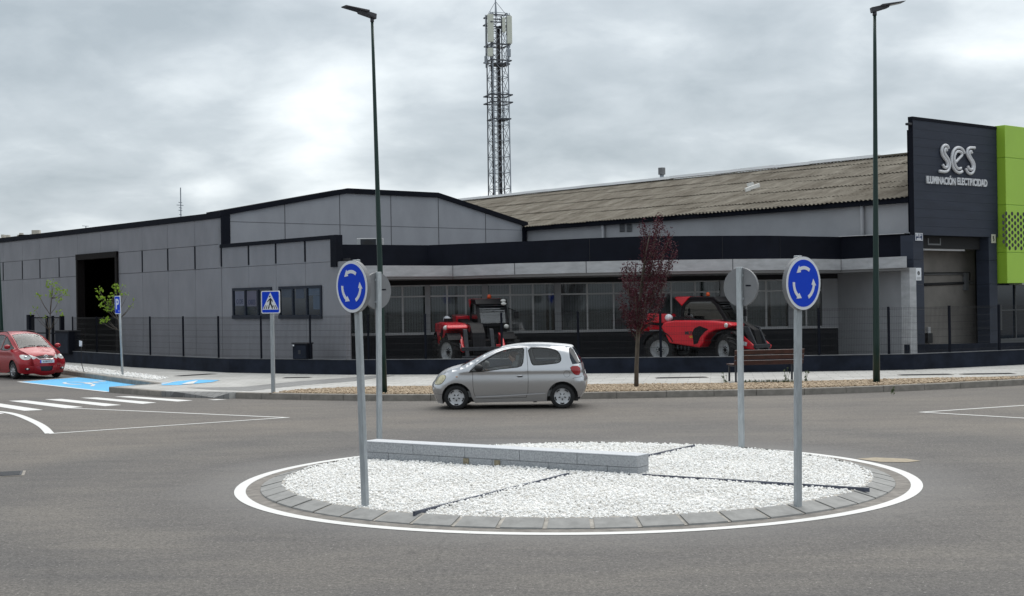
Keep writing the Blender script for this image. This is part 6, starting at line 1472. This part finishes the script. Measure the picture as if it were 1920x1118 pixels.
build_car(mpv, shM, M['redpaint'], SM, TM, [(1.375, 1), (1.375, -1), (-1.375, 1), (-1.375, -1)], .325, .20, 'alloy', mat('alloy_rim', (.45, .46, .48), .35, metal=.6), step=.06)
def stripP(z_s, t, off=0.0):
    q = shM.strip(np.array([[z_s, t]]))[0]; return Vector(q) + Vector((off, 0, 0))
pc_ = stripP((p0_ + p1_) / 2, 0, .03)
pl2 = MB().box(pc_, (.02, .52, .11)).build('number_plate', M['plate'], mpv, bevel=.004)
MB().box(pc_ + Vector((.0105, -.24, 0)), (.002, .04, .11)).build('country_band', M['signblue'], mpv)
text_mesh('registration', '6188 FCC', .085, M['black'], mpv, pc_ + Vector((.0115, .02, 0)), (0, 1, 0), (0, 0, 1), .001, sx=.98, off=.001)
ec = stripP((g0 + g1) / 2, 0, .02)
eb = MB(); eb.tube([ec + Vector((0, .075 * math.cos(a), .055 * math.sin(a))) for a in np.linspace(0, 6.2832, 25)], .009, 8)
eb.tube([ec + Vector((.002, y_, z_)) for y_, z_ in ((-.068, .012), (-.035, .018), (0, -.022), (.035, .018), (.068, .012))], .009, 6); eb.build('emblem', M['chrome'], mpv, smooth=True)
for s in (1, -1):
    fc_ = Vector((2.17, s * .60, .375)); MB().ell(tuple(fc_), (.06, .13, .05)).build('fog_recess', M['plastic'], mpv, smooth=True)
    MB().ell(tuple(fc_ + Vector((.045, s * .045, 0))), (.03, .04, .035)).build('fog_lamp', M['lens'], mpv, smooth=True)
    q = shM.side(np.array([[1.12, 1.10]]))[0]; MB().ell((q[0], s * (q[1] + .13), q[2] + .06), (.075, .12, .085)).build('wing_mirror', M['redpaint'], mpv, smooth=True)
    hl2 = shM.side(np.array([[2.02, .80]]))[0]; MB().ell((2.06, s * (hl2[1] - .05), .80), (.06, .06, .045)).build('headlamp_reflector', M['chrome'], mpv, smooth=True)
    rr2 = [Vector((x, s * (shM.width(np.array([x]), np.array([1.6]))[0] - .13), z)) for x, z in ((.25, 1.60), (.1, 1.68), (-.4, 1.715), (-1.0, 1.71), (-1.5, 1.66), (-1.65, 1.60))]
    MB().tube([Vector(q) for q in smooth3(rr2, 2)], .016, 8).build('roof_rail', M['machgrey'], mpv, smooth=True)
    q = [stripP(s0 + .03, s * .1 + .45 * s), stripP(s0 + .03, s * .02)]
wp2 = MB()
for t0, t1 in ((-.7, -.02), (.05, .72)): wp2.tube([stripP(s0 + .0, t0, .02) + Vector((0, 0, .01)), stripP(s0 + .05, (t0 + t1) / 2, .02) + Vector((0, 0, .02)), stripP(s0 + .03, t1, .02) + Vector((0, 0, .015))], .012, 6)
wp2.build('wiper', M['plastic'], mpv, smooth=True)
MB().box((-.1, 0, .55), (3.0, 1.45, .35)).build('cabin_floor', M['seat'], mpv); MB().box((1.05, 0, .90), (.5, 1.4, .28)).build('dashboard', M['plastic'], mpv, bevel=.05)
for y in (.38, -.38):
    o = MB().box((.15, y, .80), (.5, .5, .16)); o.box((-.15, y, 1.10), (.14, .5, .6), M=Matrix.Rotation(R(-14), 3, 'Y')); o.box((-.25, y, 1.42), (.09, .26, .17)); o.build('seat', M['seat'], mpv, bevel=.05)
MB().box((-1.1, 0, 1.0), (.2, 1.2, .7)).build('rear_seat', M['seat'], mpv, bevel=.05)
mpv.scale = (.955, .955, .955)
c2_ = copy_tree(mpv); p_ = hp((dA + dB) / 2 - 2.0, 1.5, TZ + .03); c2_.location = p_; c2_.rotation_euler = (0, 0, yawM + R(175))
tag(c2_, 'dim red car standing inside the open warehouse door')

# ================================================================ TELESCOPIC LOADERS
def loader_wheel(root, x, y, s, steer=0.0, Rw=.50, W_=.40):
    w = thing('wheel', None, None, (x, y, Rw)); w.parent = root; w.rotation_euler = (0, 0, steer); h = W_ / 2
    MB().lathe([(.30, -h * .9), (.36, -h), (.44, -h * .95), (.465, -h * .7), (.47, 0), (.465, h * .7), (.44, h * .95), (.36, h), (.30, h * .9)], ax='Y', n=36).build('tyre', M['rubber'], w, smooth=True)
    lg_ = MB()
    for i in range(18):
        for q in (-1, 1):
            a = 2 * math.pi * (i + (.5 if q > 0 else 0)) / 18; pts = []
            for f in (0.02, .5, 1.0): b_ = a + f * .26; pts.append(Vector(((.485 - .02 * f) * math.cos(b_), q * h * f * .98, (.485 - .02 * f) * math.sin(b_))))
            for p0, p1 in zip(pts[:-1], pts[1:]): lg_.bar(p0, p1, .055, .045, up=(math.cos(a), 0, math.sin(a)))
            e = pts[-1]; lg_.bar(e, Vector((e.x * .88, e.y, e.z * .88)), .045, .05)
    lg_.build('tyre_lugs', M['rubber'], w)
    MB().lathe([(.31, s * h * .95), (.30, s * h * .75), (.27, s * h * .70), (.25, s * h * .30), (.16, s * h * .34), (.15, s * h * .55), (.001, s * h * .58)], ax='Y', n=32).build('rim', M['rim'], w, smooth=True)
    hb2 = MB()
    for i in range(8): a = 2 * math.pi * i / 8; hb2.ell((.10 * math.cos(a), s * h * .60, .10 * math.sin(a)), (.02, .02, .02), 8, 5)
    hb2.ell((0, s * h * .62, 0), (.06, .04, .06), 12, 8); hb2.build('wheel_nuts', M['machblack'], w, smooth=True)
def loader(label, loc, yaw, steer=0.0):
    t = thing('telescopic_loader', label, 'loader', loc, yaw, group='red telescopic loaders behind the fence')
    for x, st in ((1.2, steer), (-1.2, -steer * .6)):
        for s in (1, -1): loader_wheel(t, x, s * .76, s, st)
    XZ = lambda b, poly, y0, y1: b.prism(poly, (0, y0, 0), (1, 0, 0), (0, 0, 1), (0, y1 - y0, 0))
    b = MB(); XZ(b, [(-1.75, .62), (-1.5, .48), (1.5, .48), (1.75, .60), (1.7, .85), (-1.75, .95)], -.38, .38); b.box((1.2, 0, .5), (.22, 1.2, .22)); b.box((-1.2, 0, .5), (.22, 1.2, .22)); b.build('chassis', M['machblack'], t, bevel=.02)
    eng = [(-1.00, 1.36), (-1.10, 1.20), (-.95, .98), (-.80, .70), (.28, .56), (.40, .70), (.45, .86), (.60, 1.02), (.85, 1.12), (1.12, 1.14), (1.42, 1.24), (1.30, 1.34), (.6, 1.40), (-.6, 1.42)]
    b = MB(); XZ(b, eng, -.92, -.34); b.build('engine_cover', M['machred'], t, bevel=.05)
    b = MB(); XZ(b, [(.08, .66), (.22, .70), (.30, .88), (.46, 1.05), (.60, 1.14), (.3, 1.24), (.12, 1.18), (.02, 1.02)], -.927, -.915); b.build('cover_grille', M['machblack'], t)
    b = MB()
    for k in range(4): b.box((-.50 + .13 * k, -.90, .58 - .01 * k), (.04, .03, .12))
    b.build('step_bars', M['machgrey'], t)
    b = MB(); XZ(b, [(-.9, .70), (-.75, .55), (.7, .55), (.7, .8), (.45, 1.30), (-.85, 1.30)], .30, .88); b.build('cab_base', M['machblack'], t, bevel=.03)
    cab = [(-.86, 1.30), (-.90, 1.62), (-.82, 1.92), (-.60, 2.08), (.25, 2.08), (.40, 1.95), (.78, 1.36), (.74, 1.28)]
    inn_ = [(-.78, 1.36), (-.81, 1.62), (-.74, 1.88), (-.56, 1.99), (.20, 1.99), (.32, 1.90), (.68, 1.36)]
    fr = MB()
    for y0, y1 in ((.04, .10), (.84, .90)):       # side frames with an opening
        n = 40; oc = poly_resample(cab, .06)
        def pr(poly, k):
            P_ = np.array(poly + [poly[0]], float); d_ = np.r_[0, np.cumsum(np.hypot(*np.diff(P_, axis=0).T))]; u = np.linspace(0, d_[-1], k + 1)[:-1]; return [(np.interp(a, d_, P_[:, 0]), np.interp(a, d_, P_[:, 1])) for a in u]
        cen = np.array([-.1, 1.65]); O_ = []; I_ = []
        for a in np.linspace(0, 2 * math.pi, 40, endpoint=False):
            dv_ = np.array([math.cos(a), math.sin(a)])
            def hit(poly):
                best = None
                for i in range(len(poly)):
                    p = np.array(poly[i]); q = np.array(poly[(i + 1) % len(poly)]); A_ = np.array([[dv_[0], -(q - p)[0]], [dv_[1], -(q - p)[1]]])
                    if abs(np.linalg.det(A_)) < 1e-9: continue
                    u, v = np.linalg.solve(A_, p - cen)
                    if u > 0 and -1e-6 <= v <= 1 + 1e-6: best = u if best is None else max(best, u)
                return tuple(cen + dv_ * best)
            O_.append(hit(cab)); I_.append(hit(inn_))
        k = 40; base_ = len(fr.v)
        for (poly) in (O_, I_):
            for y in (y0, y1): fr.v += [(p[0], y, p[1]) for p in poly]
        for i in range(k):
            j = (i + 1) % k; o0, o1_, i0_, i1_ = base_, base_ + k, base_ + 2 * k, base_ + 3 * k
            fr.f += [(o0 + i, o0 + j, i0_ + j, i0_ + i), (o1_ + i, i1_ + i, i1_ + j, o1_ + j), (o0 + i, o1_ + i, o1_ + j, o0 + j), (i0_ + i, i0_ + j, i1_ + j, i1_ + i)]
    for x, z in ((-.86, 1.32), (.72, 1.31)): fr.bar((x, .10, z), (x, .84, z), .07, .07)
    for (x0, z0), (x1, z1) in (((-.88, 1.5), (-.80, 1.94)), ((.40, 1.93), (.76, 1.36))):
        for y in (.09, .85): fr.bar((x0, y, z0), (x1, y, z1), .05, .05)
    cabf = fr.build('cab_frame', M['machblack'], t)
    b = MB()
    for y in (.065, .875): b.prism(inn_, (0, y, 0), (1, 0, 0), (0, 0, 1), (0, .006, 0))
    b.prism([(0, 0), (.74, 0), (.74, .70), (0, .70)], (.74, .10, 1.37), (0, 1, 0), (-.50, 0, .82), (.008, 0, 0)); b.prism([(0, 0), (.74, 0), (.74, .55), (0, .55)], (-.87, .10, 1.36), (0, 1, 0), (.06, 0, 1), (.006, 0, 0))
    gl = b.build('cab_glass', M['cabglass'], t)
    b = MB(); XZ(b, [(-.62, 2.08), (.26, 2.08), (.46, 1.94), (.50, 1.99), (.30, 2.15), (-.55, 2.16)], .02, .92); b.build('roof', M['machblack'], t, bevel=.02)
    b = MB(); XZ(b, [(-.50, 2.165), (-.62, 2.10), (-.86, 1.86), (-.98, 1.98), (-1.12, 2.12), (-1.08, 2.17)], .03, .91); b.build('rear_roof_visor', M['machred'], t, bevel=.03)
    b = MB()
    for k in range(3): z = 1.93 - .07 * k; x = .44 + .043 * k; b.bar((x + .03, .12, z), (x + .03, .82, z), .02, .02)
    b.build('screen_guard', M['machgrey'], t)
    b = MB().box((-.35, .48, 1.45), (.42, .45, .14)); b.box((-.55, .48, 1.72), (.12, .42, .5)); b.build('seat', M['machblack'], t, bevel=.04)
    b = MB(); b.tube([(.40, .48, 1.35), (.22, .48, 1.58)], .025, 8); b.tube([Vector((.22, .48, 1.58)) + Vector((.08 * math.cos(a), .15 * math.sin(a), .12 * math.cos(a))) for a in np.linspace(0, 6.2832, 17)], .014, 6); b.build('steering_wheel', M['machblack'], t, smooth=True)
    MB().lathe([(.001, .0), (.06, .0), (.06, .08), (.04, .12), (.001, .13)], (-.15, .5, 2.17), n=16).build('beacon', M['orange'], t, smooth=True)
    b = MB(); b.ell((.47, .80, 2.09), (.05, .08, .05), 12, 8); b.ell((.53, .80, 1.99), (.05, .08, .05), 12, 8); b.build('roof_lamps', M['lens'], t, smooth=True)
    # boom with red heel and black head
    bo = MB(); bo.bar((-1.85, -.13, 1.42), (.9, -.13, 1.18), .30, .30); bo.build('boom', M['machblack'], t, bevel=.02)
    bo = MB(); bo.bar((-1.95, -.13, 1.50), (-1.1, -.13, 1.46), .42, .30); bo.bar((-1.75, -.13, 1.1), (-1.75, -.13, 1.5), .5, .2); bo.build('boom_heel', M['machred'], t, bevel=.04)
    bo = MB(); XZ(bo, [(.85, 1.40), (1.45, 1.36), (1.85, 1.10), (2.02, .45), (1.90, .22), (1.72, .25), (1.70, .60), (1.45, 1.0), (.85, 1.02)], -.30, .06); bo.build('boom_head', M['machblack'], t, bevel=.02)
    XZ2 = MB(); XZ(XZ2, [(1.56, 1.22), (1.76, 1.20), (2.16, .34), (2.02, .28)], -.52, -.42); XZ(XZ2, [(1.56, 1.22), (1.76, 1.20), (2.16, .34), (2.02, .28)], .20, .30); XZ2.bar((2.02, -.62, .60), (2.02, .40, .60), .09, .12); XZ2.bar((2.12, -.62, .32), (2.12, .40, .32), .09, .12); XZ2.build('carriage', M['machgrey'], t, bevel=.01)
    b = MB(); XZ(b, [(1.18, 1.08), (1.55, .98), (2.02, .60), (1.98, .50), (1.3, .56)], -.60, -.52); XZ(b, [(1.18, 1.08), (1.55, .98), (2.02, .60), (1.98, .50), (1.3, .56)], .52, .60); b.bar((1.62, -.55, .62), (1.62, .55, .62), .12, .2); b.build('front_frame', M['machred'], t, bevel=.02)
    MB().box((1.62, -.605, .70), (.26, .006, .12), M=Matrix.Rotation(R(14), 3, 'Y')).build('frame_decal', M['signwhite'], t)
    # fenders
    for x in (1.2, -1.2):
        for s in (1, -1):
            fb2 = MB()
            y0, y1 = s * .56, s * .93; ang = np.linspace(R(40), R(150), 12) if x > 0 else np.linspace(R(25), R(165), 14)
            for a0, a1 in zip(ang[:-1], ang[1:]):
                vs = []
                for y in (y0, y1):
                    for a, rr3 in ((a0, .57), (a1, .57), (a1, .60), (a0, .60)): vs.append((x + rr3 * math.cos(a), y, .5 + rr3 * math.sin(a)))
                fb2.add(vs, [(0, 1, 5, 4), (1, 2, 6, 5), (2, 3, 7, 6), (3, 0, 4, 7), (0, 3, 2, 1), (4, 5, 6, 7)])
            fb2.build('fender', M['machblack'], t)
    for y in (-.70, .70):
        b = MB().ell((1.22 if y < 0 else .80, y - (.235 if y < 0 else -.12), 1.26), (.06, .07, .075), 14, 10); b.build('headlight', M['lens'], t, smooth=True)
    b = MB().box((-1.85, -.62, 1.22), (.12, .45, .32)); b.build('counterweight', M['machred'], t, bevel=.04)
    b = MB(); b.tube([(-.95, -.55, 1.40), (-.95, -.55, 1.62)], .05, 10); b.box((-.62, -.62, 1.47), (.28, .22, .12)); b.build('exhaust', M['machblack'], t)
    MB().ell((-.98, -.60, 1.50), (.13, .12, .12), 12, 8).build('plastic_bag', M['signwhite'], t, smooth=True)
    b = MB(); b.tube([(.70, .90, 1.85), (.85, 1.08, 1.75)], .015, 6); b.box((.86, 1.10, 1.62), (.05, .12, .22)); b.build('wing_mirror', M['machblack'], t)
    text_mesh('lettering', 'MANITOU', .26, mat('decal_red', (.30, .01, .015), .4), t, (.92, -.285 - .02, 1.24), (1, 0, -.085), (.085, 0, 1), .003, off=.012)
    text_mesh('lettering', 'MLT', .13, M['machgrey'], t, (-.10, -.928, 1.02), (1, 0, 0), (0, 0, 1), .002, off=.008); text_mesh('lettering', '625', .085, M['yellow'], t, (-.02, -.928, .90), (1, 0, 0), (0, 0, 1), .002, off=.004)
    return t
yaw2 = R(-36); rw = DD(1239, 660, 43.1)
def place(px, Y, lx, ly, yaw): p = DD(px, 660, Y); c, s = math.cos(yaw), math.sin(yaw); return (p.x - (lx * c - ly * s), p.y - (lx * s + ly * c), TZ)
loader('red telescopic loader facing right, standing between the purple tree and the bench', place(1239, 43.9, -1.2, -.76, yaw2), yaw2, R(-30))
yaw1 = R(-79); loader('red telescopic loader facing the road, behind the silver hatchback', place(848, 44.35, 1.26, -.90, yaw1), yaw1, R(22)).scale = (1.05, 1.18, 1.02)
for k, (px, lab) in enumerate(((1274, 'pale wheel chock beside the rear wheel of the right loader'), (1335, 'pale wheel chock in front of the front wheel of the right loader'))):
    p = DD(px, 672, 43.3); t = thing('wheel_chock', lab, 'wheel chock', (p.x, 43.3, TZ), world=True); MB().prism([(-.14, 0), (.14, 0), (.04, .22), (-.04, .22)], (p.x, 43.2, TZ), (1, 0, 0), (0, 0, 1), (0, .16, 0)).build('wedge', M['fascia'], t, bevel=.01)
